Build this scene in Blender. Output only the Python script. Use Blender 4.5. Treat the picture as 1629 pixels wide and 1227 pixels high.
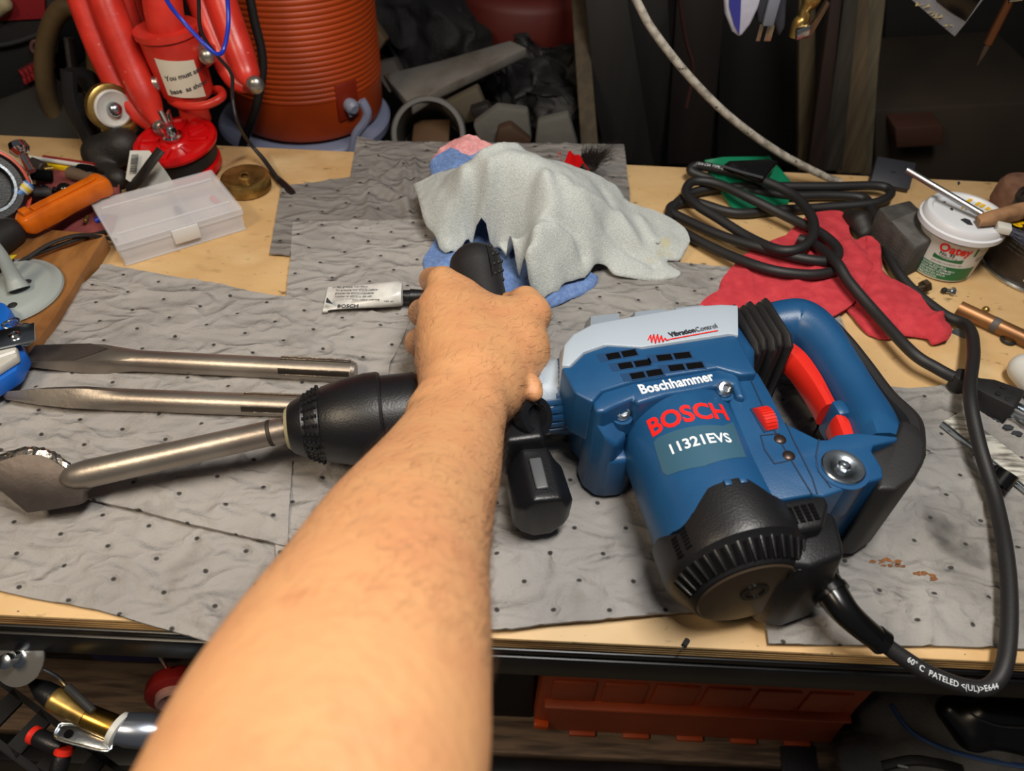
import bpy, bmesh, math, random
import numpy as np
from mathutils import Vector, noise, geometry
random.seed(7); np.random.seed(7)
for o in list(bpy.data.objects): bpy.data.objects.remove(o)
SC = bpy.context.scene; COL = SC.collection
# ------------------------------------------------------------------ camera (bench top is z = 0, metres)
F = 1180.0; TH = math.radians(46.5); RO = math.radians(2.7); CZ = .46
fw = Vector((0, math.cos(TH), -math.sin(TH))); rt = Vector((1, 0, 0)); up = rt.cross(fw)
r2 = rt*math.cos(RO)+up*math.sin(RO); u2 = up*math.cos(RO)-rt*math.sin(RO)
cd = bpy.data.cameras.new('camera'); cam = bpy.data.objects.new('camera', cd); COL.objects.link(cam)
from mathutils import Matrix
cam.matrix_world = Matrix.Translation((0, 0, CZ)) @ Matrix((r2, u2, -fw)).transposed().to_4x4()
cd.sensor_width = 36; cd.lens = F/1629*36; cd.clip_start = .01; cd.clip_end = 50
cd.dof.use_dof = True; cd.dof.focus_distance = .58; cd.dof.aperture_fstop = 7.0
SC.camera = cam
# ------------------------------------------------------------------ light
W = bpy.data.worlds.new('world'); SC.world = W; W.use_nodes = True
W.node_tree.nodes['Background'].inputs[0].default_value = (.9, .93, 1, 1)
W.node_tree.nodes['Background'].inputs[1].default_value = .065
def area(name, loc, target, size, energy, col):
    l = bpy.data.lights.new(name, 'AREA'); l.shape = 'RECTANGLE'; l.size = size[0]; l.size_y = size[1]
    l.energy = energy; l.color = col
    o = bpy.data.objects.new(name, l); COL.objects.link(o); o.location = loc
    o.rotation_euler = (Vector(target)-Vector(loc)).to_track_quat('-Z', 'Y').to_euler(); return o
area('shop_light', (.18, .20, .98), (.03, .30, 0), (.5, .12), 11.5, (1, .96, .90))
area('shop_light_warm', (-.62, -.12, .95), (-.1, .25, 0), (.35, .2), 6.5, (1, .82, .60))
SC.view_settings.view_transform = 'Standard'; SC.view_settings.look = 'None'
SC.view_settings.gamma = 1; SC.view_settings.use_curve_mapping = False
SC.view_settings.exposure = 0.0
# ------------------------------------------------------------------ pixel -> world helpers
def ray(x, y): return fw+(x-814.5)/F*r2+(613.5-y)/F*u2
def P(x, y, z=0.0):
    d = ray(x, y); return Vector((0, 0, CZ))+d*((z-CZ)/d.z)
def PY(x, y, Y):
    d = ray(x, y); return Vector((0, 0, CZ))+d*(Y/d.y)
def px(n, p):  # n pixels measured at the distance of point p, in metres
    return n*(p-Vector((0, 0, CZ))).dot(fw)/F
# ------------------------------------------------------------------ materials
def lin(c):
    r = []
    for v in c[:3]:
        v /= 255.; r.append(v/12.92 if v <= .04045 else ((v+.055)/1.055)**2.4)
    return (*r, 1)
MATS = {}
def mat(name, col, rough=.5, metal=0, col2=None, ns=20, lo=.4, hi=.65, bump=0, bs=300, st=(1, 1, 1), spot=None, coat=0, trans=0, sss=0, alpha=1, spec=.5, emit=None):
    if name in MATS: return MATS[name]
    m = bpy.data.materials.new(name); m.use_nodes = True; nt = m.node_tree; N = nt.nodes; Lk = nt.links
    b = N['Principled BSDF']; b.inputs['Base Color'].default_value = lin(col)
    b.inputs['Roughness'].default_value = rough; b.inputs['Metallic'].default_value = metal
    b.inputs['Coat Weight'].default_value = coat; b.inputs['Specular IOR Level'].default_value = spec
    b.inputs['Transmission Weight'].default_value = trans; b.inputs['Alpha'].default_value = alpha
    if sss:
        b.inputs['Subsurface Weight'].default_value = sss; b.inputs['Subsurface Radius'].default_value = (.006, .0025, .001); b.inputs['Subsurface Scale'].default_value = 1
    tc = N.new('ShaderNodeTexCoord'); mp = N.new('ShaderNodeMapping'); mp.inputs['Scale'].default_value = st
    Lk.new(tc.outputs['Object'], mp.inputs['Vector']); last = None
    def nz(scale, det=5, a=None, bb=None):
        n = N.new('ShaderNodeTexNoise'); n.inputs['Scale'].default_value = scale; n.inputs['Detail'].default_value = det
        Lk.new(mp.outputs[0], n.inputs['Vector'])
        if a is None: return n.outputs['Fac']
        r = N.new('ShaderNodeMapRange'); r.inputs[1].default_value = a; r.inputs[2].default_value = bb
        Lk.new(n.outputs['Fac'], r.inputs[0]); return r.outputs[0]
    def mix(fac, A, B):
        x = N.new('ShaderNodeMix'); x.data_type = 'RGBA'; Lk.new(fac, x.inputs[0])
        if isinstance(A, tuple): x.inputs[6].default_value = A
        else: Lk.new(A, x.inputs[6])
        x.inputs[7].default_value = B; return x.outputs[2]
    cur = lin(col)
    if col2: cur = mix(nz(ns, 6, lo, hi), cur, lin(col2))
    for s in (spot or []): cur = mix(nz(s[1], 4, s[2], s[3]), cur, lin(s[0]))
    if not isinstance(cur, tuple): Lk.new(cur, b.inputs['Base Color'])
    if bump:
        bp = N.new('ShaderNodeBump'); bp.inputs['Strength'].default_value = 1; bp.inputs['Distance'].default_value = bump
        Lk.new(nz(bs, 4), bp.inputs['Height']); Lk.new(bp.outputs[0], b.inputs['Normal'])
    MATS[name] = m; return m
blue = mat('blue_plastic', (24, 70, 112), .38, col2=(28, 76, 118), ns=30, bump=.0001, bs=900)
blue2 = mat('slate_blue_label', (52, 88, 108), .35)
grey_pl = mat('light_grey_plastic', (158, 170, 182), .4, bump=.0001, bs=900)
black_pl = mat('black_plastic', (20, 20, 22), .38, bump=.00018, bs=700)
black_rb = mat('black_rubber', (27, 26, 27), .55, bump=.0001, bs=500)
gloss_bk = mat('gloss_black', (12, 12, 13), .2)
red_pl = mat('red_plastic', (205, 38, 26), .38)
red_ink = mat('red_print', (225, 30, 24), .45)
white_ink = mat('white_print', (222, 228, 232), .5)
dark_ink = mat('dark_print', (38, 40, 46), .6)
steel = mat('chisel_steel', (168, 160, 150), .4, .85, col2=(146, 136, 127), ns=14, bump=.00015, bs=260)
steel_dk = mat('forged_steel', (88, 80, 76), .5, .75, col2=(104, 95, 90), ns=30, bump=.0002, bs=240)
steel_br = mat('bright_cut_steel', (200, 192, 180), .3, 1, bump=.0008, bs=220)
zinc = mat('zinc_steel', (190, 198, 205), .25, 1, bump=.0001, bs=300)
chrome = mat('chrome', (215, 218, 220), .14, 1)
brass = mat('brass', (176, 146, 84), .34, .85, col2=(128, 102, 56), ns=60)
copper = mat('copper_pipe', (148, 104, 66), .42, .6, col2=(118, 82, 50), ns=25, spot=[((60, 56, 54), 40, .66, .7)])
dark = mat('near_black', (5, 5, 6), .9, spec=.1)
darkgrey = mat('dark_grey', (38, 38, 38), .7, col2=(28, 28, 28), ns=12)
wood_bk = mat('bench_plywood', (212, 178, 128), .55, col2=(190, 150, 98), ns=9, lo=.35, hi=.7, st=(1, 1.7, 2), bump=.0003, bs=90,
    spot=[((150, 122, 82), 22, .62, .8), ((60, 52, 44), 170, .70, .74), ((120, 98, 66), 60, .64, .74), ((96, 80, 58), 26, .70, .76), ((232, 206, 160), 9, .55, .8)])
ply_edge = mat('plywood_edge', (168, 128, 78), .7, col2=(58, 40, 24), ns=50, lo=.3, hi=.58, st=(.12, 1, 3), bump=.0008, bs=90)
ply_pale = mat('pale_ply_layer', (196, 158, 104), .7, col2=(120, 88, 50), ns=30, st=(.3, 1, 3), bump=.0005, bs=90)
brown_wood = mat('brown_varnished_wood', (156, 108, 60), .45, col2=(118, 76, 38), ns=16, st=(3, 1, 1), bump=.0003, bs=80)
grey_wood = mat('weathered_shelf_wood', (120, 98, 78), .7, col2=(70, 55, 42), ns=40, st=(.4, 4, 1), bump=.0006, bs=90)
pale_wood = mat('pale_board', (104, 92, 72), .7, col2=(78, 66, 50), ns=8, st=(6, 6, .6))
rail_bk = mat('black_painted_steel', (16, 16, 19), .35, col2=(26, 26, 28), ns=30)
white_pl = mat('white_plastic', (205, 205, 200), .4, col2=(180, 178, 170), ns=20)
red_paint = mat('red_paint', (205, 52, 40), .35, col2=(184, 42, 32), ns=30, bump=.0002, bs=120, spot=[((205, 140, 130), 90, .7, .74)])
red_gloss = mat('red_gloss_plastic', (190, 12, 16), .25)
orange = mat('orange_cooler_plastic', (170, 62, 10), .5, col2=(156, 56, 8), ns=6)
orange_tb = mat('orange_toolbox_plastic', (178, 76, 34), .5, col2=(166, 70, 32), ns=20)
orange_kn = mat('orange_handle_plastic', (205, 100, 10), .35, col2=(180, 84, 8), ns=60)
concrete = mat('concrete', (110, 98, 80), .85, col2=(84, 74, 60), ns=30, bump=.001, bs=120)
wall_m = mat('dark_wall', (36, 33, 29), .9, col2=(26, 24, 21), ns=3)
grey_cloth = mat('grey_marl_knit', (164, 169, 167), .95, col2=(190, 195, 192), ns=800, lo=.35, hi=.65, bump=.0007, bs=700, spot=[((178, 172, 130), 14, .70, .78)])
blue_cloth = mat('blue_cloth', (92, 120, 172), .95, col2=(112, 140, 188), ns=250, bump=.0008, bs=420)
pink_cloth = mat('pink_cloth', (205, 138, 140), .95, col2=(222, 160, 160), ns=200, bump=.001, bs=420)
red_cloth = mat('red_shop_cloth', (178, 46, 56), .95, col2=(194, 58, 66), ns=90, bump=.0007, bs=380)
skin = mat('skin', (200, 148, 102), .52, col2=(196, 138, 96), ns=34, lo=.38, hi=.7, bump=.0007, bs=190, sss=.08, spot=[((188, 126, 88), 40, .6, .85)])
hair_m = mat('arm_hair', (70, 46, 30), .5)

# ------------------------------------------------------------------ mesh helpers: shapes are (verts, faces) in world coordinates
ROOT = {}
def obj(name, vf, m, parent=None, ang=35, flat=False):
    v, f = vf; v = [Vector(p) for p in v]
    if parent is None:
        c = sum(v, Vector())/len(v); c.z = min(p.z for p in v); off = c
    else: off = ROOT[parent.name]
    me = bpy.data.meshes.new(name); me.from_pydata([p-off for p in v], [], [tuple(q) for q in f]); me.validate()
    me.materials.append(m)
    if not flat:
        me.polygons.foreach_set('use_smooth', [True]*len(me.polygons)); me.set_sharp_from_angle(angle=math.radians(ang))
    o = bpy.data.objects.new(name, me); COL.objects.link(o)
    if parent is None: o.location = off
    else: o.parent = parent
    ROOT[o.name] = off
    return o
def tag(o, label=None, cat=None, group=None, kind=None):
    if label: o['label'] = label
    if cat: o['category'] = cat
    if group: o['group'] = group
    if kind: o['kind'] = kind
    return o
def thing(name, loc, label, cat, group=None):
    o = bpy.data.objects.new(name, None); COL.objects.link(o); o.location = loc; o.empty_display_size = .02
    ROOT[o.name] = Vector(loc); return tag(o, label, cat, group)
def join(*vfs):
    V, Fc = [], []
    for v, f in vfs:
        n = len(V); V += list(v); Fc += [tuple(i+n for i in q) for q in f]
    return V, Fc
def rev(vf): return vf[0], [tuple(reversed(q)) for q in vf[1]]
def fixn(vf):
    bm = bmesh.new(); vs = [bm.verts.new(p) for p in vf[0]]
    for q in vf[1]:
        try: bm.faces.new([vs[i] for i in q])
        except ValueError: pass
    bmesh.ops.recalc_face_normals(bm, faces=bm.faces[:]); return out(bm)
def out(bm):
    bm.verts.index_update(); v = [p.co.copy() for p in bm.verts]; f = [[p.index for p in q.verts] for q in bm.faces]; bm.free(); return v, f
def bev(vf, w, seg=2, ang=30, sub=0):
    bm = bmesh.new(); vs = [bm.verts.new(p) for p in vf[0]]
    for q in vf[1]: bm.faces.new([vs[i] for i in q])
    bmesh.ops.recalc_face_normals(bm, faces=bm.faces[:])
    es = [e for e in bm.edges if len(e.link_faces) == 2 and e.calc_face_angle(0) > math.radians(ang)]
    bmesh.ops.bevel(bm, geom=es, offset=w, segments=seg, profile=.5, affect='EDGES', clamp_overlap=True)
    return out(bm)
def loft(rings, closed=False, cap=True):
    n = len(rings[0]); V = [Vector(p) for r in rings for p in r]; Fc = []
    R = len(rings)
    for i in range(R if closed else R-1):
        for j in range(n):
            a = i*n+j; b = i*n+(j+1) % n; c = ((i+1) % R)*n+(j+1) % n; d = ((i+1) % R)*n+j
            Fc.append((a, b, c, d))
    if cap and not closed: Fc.append(tuple(reversed(range(n)))); Fc.append(tuple(range((R-1)*n, R*n)))
    return fixn((V, Fc))
def frame(d):
    d = Vector(d).normalized(); h = Vector((0, 0, 1)) if abs(d.z) < .9 else Vector((1, 0, 0))
    x = d.cross(h).normalized(); return x, d.cross(x), d
def lathe(p0, d, prof, n=32, sx=1, sy=1, cap=True, xa=None):
    p0 = Vector(p0); X, Y, D = frame(d)
    if xa is not None: X = Vector(xa).normalized(); Y = D.cross(X)
    return loft([[p0+D*t+X*(r*sx*math.cos(2*math.pi*k/n))+Y*(r*sy*math.sin(2*math.pi*k/n)) for k in range(n)] for t, r in prof], cap=cap)
def cyl(a, b, r, n=20, r1=None, bv=0):
    a = Vector(a); b = Vector(b); L = (b-a).length; r1 = r if r1 is None else r1
    pr = [(0, r), (L, r1)]
    if bv: pr = [(0, r-bv), (bv, r), (L-bv, r1), (L, r1-bv)]
    return lathe(a, b-a, pr, n)
def ball(c, r, n=16, s=(1, 1, 1)):
    c = Vector(c); V = []; Fc = []; m = n//2
    for i in range(1, m):
        t = math.pi*i/m
        for j in range(n):
            q = 2*math.pi*j/n; V.append(c+Vector((r*s[0]*math.sin(t)*math.cos(q), r*s[1]*math.sin(t)*math.sin(q), r*s[2]*math.cos(t))))
    for i in range(m-2):
        for j in range(n): Fc.append((i*n+j, (i+1)*n+j, (i+1)*n+(j+1) % n, i*n+(j+1) % n))
    V += [c+Vector((0, 0, r*s[2])), c-Vector((0, 0, r*s[2]))]; T = len(V)-2
    for j in range(n): Fc.append((T, j, (j+1) % n)); Fc.append((T+1, (m-2)*n+(j+1) % n, (m-2)*n+j))
    return V, Fc
def cr(pts, sub):
    pts = [np.array(p, float) for p in pts]; o = []
    for i in range(len(pts)-1):
        p0 = pts[max(i-1, 0)]; p1 = pts[i]; p2 = pts[i+1]; p3 = pts[min(i+2, len(pts)-1)]
        for k in range(sub):
            t = k/sub; o.append(.5*((2*p1)+(-p0+p2)*t+(2*p0-5*p1+4*p2-p3)*t*t+(-p0+3*p1-3*p2+p3)*t**3))
    o.append(pts[-1]); return o
def tube(pts, r, n=10, sub=6, ell=1, closed=False, tw=None):
    if not isinstance(r, (list, tuple)): r = [r]*len(pts)
    Q = cr([(*p, q) for p, q in zip(pts, r)], sub) if sub > 1 else [np.array((*p, q)) for p, q in zip(pts, r)]
    C = [Vector(q[:3]) for q in Q]; rings = []; prev = None
    for i, c in enumerate(C):
        t = (C[min(i+1, len(C)-1)]-C[max(i-1, 0)]).normalized()
        if prev is None: X, _, _ = frame(t)
        else: X = (prev-t*prev.dot(t)).normalized()
        if tw is not None: X = (Vector(tw)-t*Vector(tw).dot(t)).normalized()
        prev = X; Y = t.cross(X); rr = Q[i][3]
        rings.append([c+X*(rr*math.cos(2*math.pi*k/n))+Y*(rr*ell*math.sin(2*math.pi*k/n)) for k in range(n)])
    return loft(rings, closed=closed)
def prism(poly, z0, z1, bv=0, seg=2, ang=30):
    n = len(poly); V = [Vector((p[0], p[1], z0)) for p in poly]+[Vector((p[0], p[1], z1 if len(p) < 3 or p[2] is None else p[2])) for p in poly]
    Fc = [tuple(reversed(range(n))), tuple(range(n, 2*n))]+[(i, (i+1) % n, n+(i+1) % n, n+i) for i in range(n)]
    return bev((V, Fc), bv, seg, ang) if bv else fixn((V, Fc))
def box(c, x, y, z, bv=0, seg=2):  # centre, three half-extent vectors
    c = Vector(c); x = Vector(x); y = Vector(y); z = Vector(z)
    V = [c+x*a+y*b+z*d for a, b, d in [(-1, -1, -1), (1, -1, -1), (1, 1, -1), (-1, 1, -1), (-1, -1, 1), (1, -1, 1), (1, 1, 1), (-1, 1, 1)]]
    Fc = [(0, 3, 2, 1), (4, 5, 6, 7), (0, 1, 5, 4), (1, 2, 6, 5), (2, 3, 7, 6), (3, 0, 4, 7)]
    return bev((V, Fc), bv, seg) if bv else (V, Fc)
def abox(x0, x1, y0, y1, z0, z1, bv=0): return box(((x0+x1)/2, (y0+y1)/2, (z0+z1)/2), ((x1-x0)/2, 0, 0), (0, (y1-y0)/2, 0), (0, 0, (z1-z0)/2), bv)
def slab(pts, th, dirv=None, bv=0):  # 3-D polygon given thickness along dirv
    pts = [Vector(p) for p in pts]; n = len(pts)
    if dirv is None: dirv = -(pts[1]-pts[0]).cross(pts[2]-pts[0]).normalized()
    d = Vector(dirv)*th; V = pts+[p+d for p in pts]
    Fc = [tuple(range(n)), tuple(reversed(range(n, 2*n)))]+[(i, n+i, n+(i+1) % n, (i+1) % n) for i in range(n)]
    return bev((V, Fc), bv) if bv else fixn((V, Fc))
def slabY(pp, Y, th, bv=0): return slab([PY(a, b, Y) for a, b in pp], th, (0, 1, 0), bv)
def inside(x, y, poly):
    c = False; n = len(poly)
    for i in range(n):
        x1, y1 = poly[i][:2]; x2, y2 = poly[i-1][:2]
        if (y1 > y) != (y2 > y) and x < (x2-x1)*(y-y1)/(y2-y1)+x1: c = not c
    return c
def resample(poly, sp, closed=True):
    o = []; n = len(poly)
    for i in range(n if closed else n-1):
        a = Vector(poly[i]); b = Vector(poly[(i+1) % n]); k = max(1, int((b-a).length/sp))
        o += [a.lerp(b, j/k) for j in range(k)]
    return o
def sheet(poly, sp, zf, th):
    poly = [Vector((p[0], p[1])) for p in poly]; B = resample(poly, sp)
    xs = [p.x for p in poly]; ys = [p.y for p in poly]; pts = list(B); nb = len(B)
    y = min(ys)+sp*.5; row = 0
    pl = [(p.x, p.y) for p in poly]; segs = [(poly[i], poly[(i+1) % len(poly)]) for i in range(len(poly))]
    def near(x, y):
        q = Vector((x, y))
        for a, b in segs:
            ab = b-a; t = max(0, min(1, (q-a).dot(ab)/max(ab.length_squared, 1e-12)))
            if (a+ab*t-q).length < sp*.45: return True
        return False
    while y < max(ys):
        x = min(xs)+sp*(.25 if row % 2 else .75)
        while x < max(xs):
            if inside(x, y, pl) and not near(x, y): pts.append(Vector((x, y)))
            x += sp
        y += sp*.87; row += 1
    v2, _, f2, *_ = geometry.delaunay_2d_cdt(pts, [(i, (i+1) % nb) for i in range(nb)], [], 1, 1e-7)
    T = [Vector((p.x, p.y, zf(p.x, p.y))) for p in v2]; n = len(T)
    V = T+[p-Vector((0, 0, th)) for p in T]
    f2 = [tuple(f) if (v2[f[1]]-v2[f[0]]).cross(v2[f[2]]-v2[f[0]]) > 0 else tuple(reversed(f)) for f in f2]
    cnt = {}
    for f in f2:
        for k in range(len(f)):
            e = (f[k], f[(k+1) % len(f)]); cnt[e] = 1
    Fc = f2+[tuple(n+i for i in reversed(f)) for f in f2]
    for (a, b) in cnt:
        if (b, a) not in cnt: Fc.append((b, a, n+a, n+b))
    return V, Fc
def rbf(pts):
    X = np.array([(p[0], p[1]) for p in pts]); z = np.array([p[2] for p in pts]); n = len(X)
    def ph(r): return -(r+1e-9)**1.35
    K = ph(np.linalg.norm(X[:, None]-X[None], axis=2))+np.eye(n)*1e-6; Pm = np.c_[np.ones(n), X]
    s = np.linalg.solve(np.block([[K, Pm], [Pm.T, np.zeros((3, 3))]]), np.r_[z, 0, 0, 0])
    return lambda x, y: float(ph(np.hypot(X[:, 0]-x, X[:, 1]-y))@s[:n]+s[n]+s[n+1]*x+s[n+2]*y)
def rag(outl, inner, folds=(), sp=.005, th=.002, na=.0015, nsx=40, zmin=.003, ripple=.002):
    ow = [P(*p) for p in outl]; iw = [P(*p) for p in inner]; f = rbf([tuple(p) for p in ow+iw])
    fl = [([P(*q).to_2d() for q in pl], a, w) for pl, a, w in folds]
    C = cr([tuple(p) for p in ow]+[tuple(ow[0])], 4)[:-1]
    C = [(p[0]+ripple*noise.noise((p[0]*90, p[1]*90, 3)), p[1]+ripple*noise.noise((p[0]*90, p[1]*90, 9))) for p in C]
    def zf(x, y):
        z = f(x, y)+na*noise.fractal((x*nsx, y*nsx, 1.3), 1, 2, 3)
        q = Vector((x, y))
        for pl, a, w in fl:
            d = 9
            for s, e in zip(pl, pl[1:]):
                ab = e-s; t = max(0, min(1, (q-s).dot(ab)/ab.length_squared)); d = min(d, (s+ab*t-q).length)
            if d < 3*w: z += a*math.exp(-(d/w)**2)
        return max(z, zmin)
    return sheet(C, sp, zf, th)
def dist_seg(q, s, e):
    ab = e-s; t = max(0, min(1, (q-s).dot(ab)/ab.length_squared)); return (s+ab*t-q).length, t
# smooth-union solid grown from tapered limbs (surface nets), for the arm and other soft one-piece shapes
def organic(caps, vox, k=.01, extra=None):
    A = np.array([c[0] for c in caps]); Bq = np.array([c[1] for c in caps]); ra = np.array([c[2] for c in caps]); rb = np.array([c[3] for c in caps])
    R = max(ra.max(), rb.max())+3*vox; lo = np.minimum(A, Bq).min(0)-R; hi = np.maximum(A, Bq).max(0)+R
    n = np.ceil((hi-lo)/vox).astype(int)+1
    g = [lo[i]+np.arange(n[i])*vox for i in range(3)]
    D = np.full(tuple(n), 1.0, np.float32)
    for i in range(len(caps)):
        m = max(ra[i], rb[i])+k*1.5+3*vox; l = np.minimum(A[i], Bq[i])-m; h = np.maximum(A[i], Bq[i])+m
        sl = [slice(max(0, int((l[j]-lo[j])/vox)), min(n[j], int((h[j]-lo[j])/vox)+2)) for j in range(3)]
        X, Y, Z = np.meshgrid(g[0][sl[0]], g[1][sl[1]], g[2][sl[2]], indexing='ij')
        ab = Bq[i]-A[i]; L2 = ab@ab+1e-12
        t = np.clip(((X-A[i][0])*ab[0]+(Y-A[i][1])*ab[1]+(Z-A[i][2])*ab[2])/L2, 0, 1)
        d = np.sqrt((X-A[i][0]-t*ab[0])**2+(Y-A[i][1]-t*ab[1])**2+(Z-A[i][2]-t*ab[2])**2)-(ra[i]+(rb[i]-ra[i])*t)
        s = tuple(sl); o = D[s]; kk = caps[i][4] if len(caps[i]) > 4 else k
        hh = np.clip(.5+.5*(o-d)/kk, 0, 1); D[s] = o*(1-hh)+d*hh-kk*hh*(1-hh)
    if extra is not None:
        X, Y, Z = np.meshgrid(*g, indexing='ij'); D = extra(D, X, Y, Z)
    ins = D < 0; sh = tuple(x-1 for x in D.shape)
    acc = np.zeros(sh+(3,)); cnt = np.zeros(sh)
    offs = [(a, b, c) for a in (0, 1) for b in (0, 1) for c in (0, 1)]
    def sub(M, o): return M[o[0]:o[0]+sh[0], o[1]:o[1]+sh[1], o[2]:o[2]+sh[2]]
    for o1 in offs:
        for ax in range(3):
            if o1[ax]: continue
            o2 = list(o1); o2[ax] = 1; a = sub(D, o1); b = sub(D, o2); cr_ = (a < 0) != (b < 0)
            t = np.where(cr_, a/np.where(cr_, a-b, 1), 0)
            for j in range(3): acc[..., j] += np.where(cr_, o1[j]+(t if j == ax else 0), 0)
            cnt += cr_
    act = cnt > 0; idx = -np.ones(sh, int); idx[act] = np.arange(act.sum())
    I = np.argwhere(act); V = lo+(I+acc[act]/cnt[act][:, None])*vox; faces = []
    for ax in range(3):
        o = [0, 0, 0]; o[ax] = 1; u, v = [(1, 2), (2, 0), (0, 1)][ax]
        a = ins[tuple(slice(0, -1) if j == ax else slice(1, -1) for j in range(3))]; b = ins[tuple(slice(1, None) if j == ax else slice(1, -1) for j in range(3))]
        Q = np.argwhere(a != b); 
        for j in range(3):
            if j != ax: Q[:, j] += 1
        fl = a[a != b]
        def cell(du, dv):
            R_ = Q.copy(); R_[:, u] -= du; R_[:, v] -= dv; return idx[R_[:, 0], R_[:, 1], R_[:, 2]]
        q = np.stack([cell(1, 1), cell(0, 1), cell(0, 0), cell(1, 0)], 1); q[~fl] = q[~fl][:, ::-1]; faces.append(q)
    return V.tolist(), np.concatenate(faces).tolist()
_fc = {}
def text(s, size, o, right, upv, m, parent, name='lettering', bold=0, th=.0002, fmap=None, align='LEFT', sx=1, space=1, parts=None):
    cu = bpy.data.curves.new('t', 'FONT'); cu.body = s; cu.size = size; cu.offset = bold*size; cu.extrude = th; cu.align_x = align; cu.resolution_u = 3; cu.space_character = space
    t = bpy.data.objects.new('t', cu); COL.objects.link(t)
    bpy.context.view_layer.update()
    me = t.evaluated_get(bpy.context.evaluated_depsgraph_get()).to_mesh(); bm = bmesh.new(); bm.from_mesh(me)
    bpy.data.objects.remove(t)
    if fmap:
        bmesh.ops.triangulate(bm, faces=bm.faces[:]); bmesh.ops.subdivide_edges(bm, edges=[e for e in bm.edges if e.calc_length() > .003], cuts=3); bmesh.ops.triangulate(bm, faces=bm.faces[:])
    v, f = out(bm)
    if fmap: v = [fmap(p.x*sx, p.y, p.z) for p in v]
    else:
        R_ = Vector(right).normalized(); U = Vector(upv).normalized(); U = (U-R_*U.dot(R_)).normalized(); Nn = R_.cross(U)
        v = [Vector(o)+R_*p.x*sx+U*p.y+Nn*p.z for p in v]
    if not v: return None
    return obj(name, (v, f), m, parent, flat=True)
def textw(s, bold=0, space=1):
    cu = bpy.data.curves.new('w', 'FONT'); cu.body = s; cu.size = 1; cu.offset = bold; cu.space_character = space
    t = bpy.data.objects.new('w', cu); COL.objects.link(t); bpy.context.view_layer.update(); w = t.dimensions.x; bpy.data.objects.remove(t); return w
def crumple(vf, a, sc):
    o = []
    for p in vf[0]:
        p = Vector(p); o.append(p+Vector((noise.noise(p*sc), noise.noise(p*sc+Vector((9, 0, 0))), noise.noise(p*sc+Vector((0, 9, 0)))))*a+Vector((noise.noise(p*sc*3), noise.noise(p*sc*3+Vector((5, 0, 0))), 0))*a*.5)
    return o, vf[1]
from mathutils.bvhtree import BVHTree
BVC = {}
def onsurf(o, x, y, lift=.001):
    bv = BVC.get(o.name) or BVHTree.FromPolygons([v.co for v in o.data.vertices], [tuple(p.vertices) for p in o.data.polygons]); BVC[o.name] = bv; d_ = ray(x, y).normalized()
    h = bv.ray_cast(Vector((0, 0, CZ))-ROOT[o.name], d_); return (h[0]+ROOT[o.name]-d_*lift) if h[0] else P(x, y, -.3)
# ================================================================== SETTING
FZ = -.90
def struct(name, vf, m): return tag(obj(name, vf, m), kind='structure')
struct('floor', abox(-2.2, 2.2, -1.2, 2.45, FZ-.05, FZ), concrete)
struct('wall_back', abox(-2.2, 2.2, 2.4, 2.5, FZ, 1.7), wall_m)
struct('wall_left', abox(-2.3, -2.2, -1.2, 2.5, FZ, 1.7), wall_m)
struct('wall_right', abox(2.2, 2.3, -1.2, 2.5, FZ, 1.7), wall_m)
# ---- workbench
BF, BB = .211, .812
wb = thing('workbench', (0, .5, FZ), 'pale stained plywood workbench on a black steel frame, under all the tools', 'workbench')
obj('tabletop', abox(-1.02, 1.02, BF, BB, -.004, 0, .0012), wood_bk, wb)
for k in range(7):
    z1_ = -.004-k*.0015; obj('ply_layer', abox(-1.02, 1.02, BF+(.0002 if k % 2 else .0012), BB-.001, z1_-.0015, z1_), ply_edge if k % 2 == 0 else ply_pale, wb)
RB_ = PY(1000, 1079, BF).z
obj('front_rail', join(abox(-1.02, 1.02, BF-.001, BF+.03, -.0215, -.015, .0015), abox(-1.02, 1.02, BF-.002, BF+.022, RB_, -.0245, .002), abox(-1.02, 1.02, BF+.010, BF+.016, -.025, -.021)), rail_bk, wb)
obj('rear_rail', abox(-1.02, 1.02, BB-.04, BB-.01, -.06, -.015, .003), rail_bk, wb)
for x in (-.99, .99):
    for y in (BF+.02, BB-.05): obj('leg', abox(x-.022, x+.022, y-.022, y+.022, FZ, -.015, .002), rail_bk, wb)
SZ = -.3896
for i, (a, b) in enumerate([(.262, .40), (.403, .55), (.553, .74)]):
    obj('shelf_plank', abox(-.96, .96, a, b, SZ-.018, SZ, .0015), grey_wood, wb)
obj('shelf_rail', abox(-1.0, 1.0, .232, .259, SZ-.06, SZ-.002, .003), rail_bk, wb)
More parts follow.
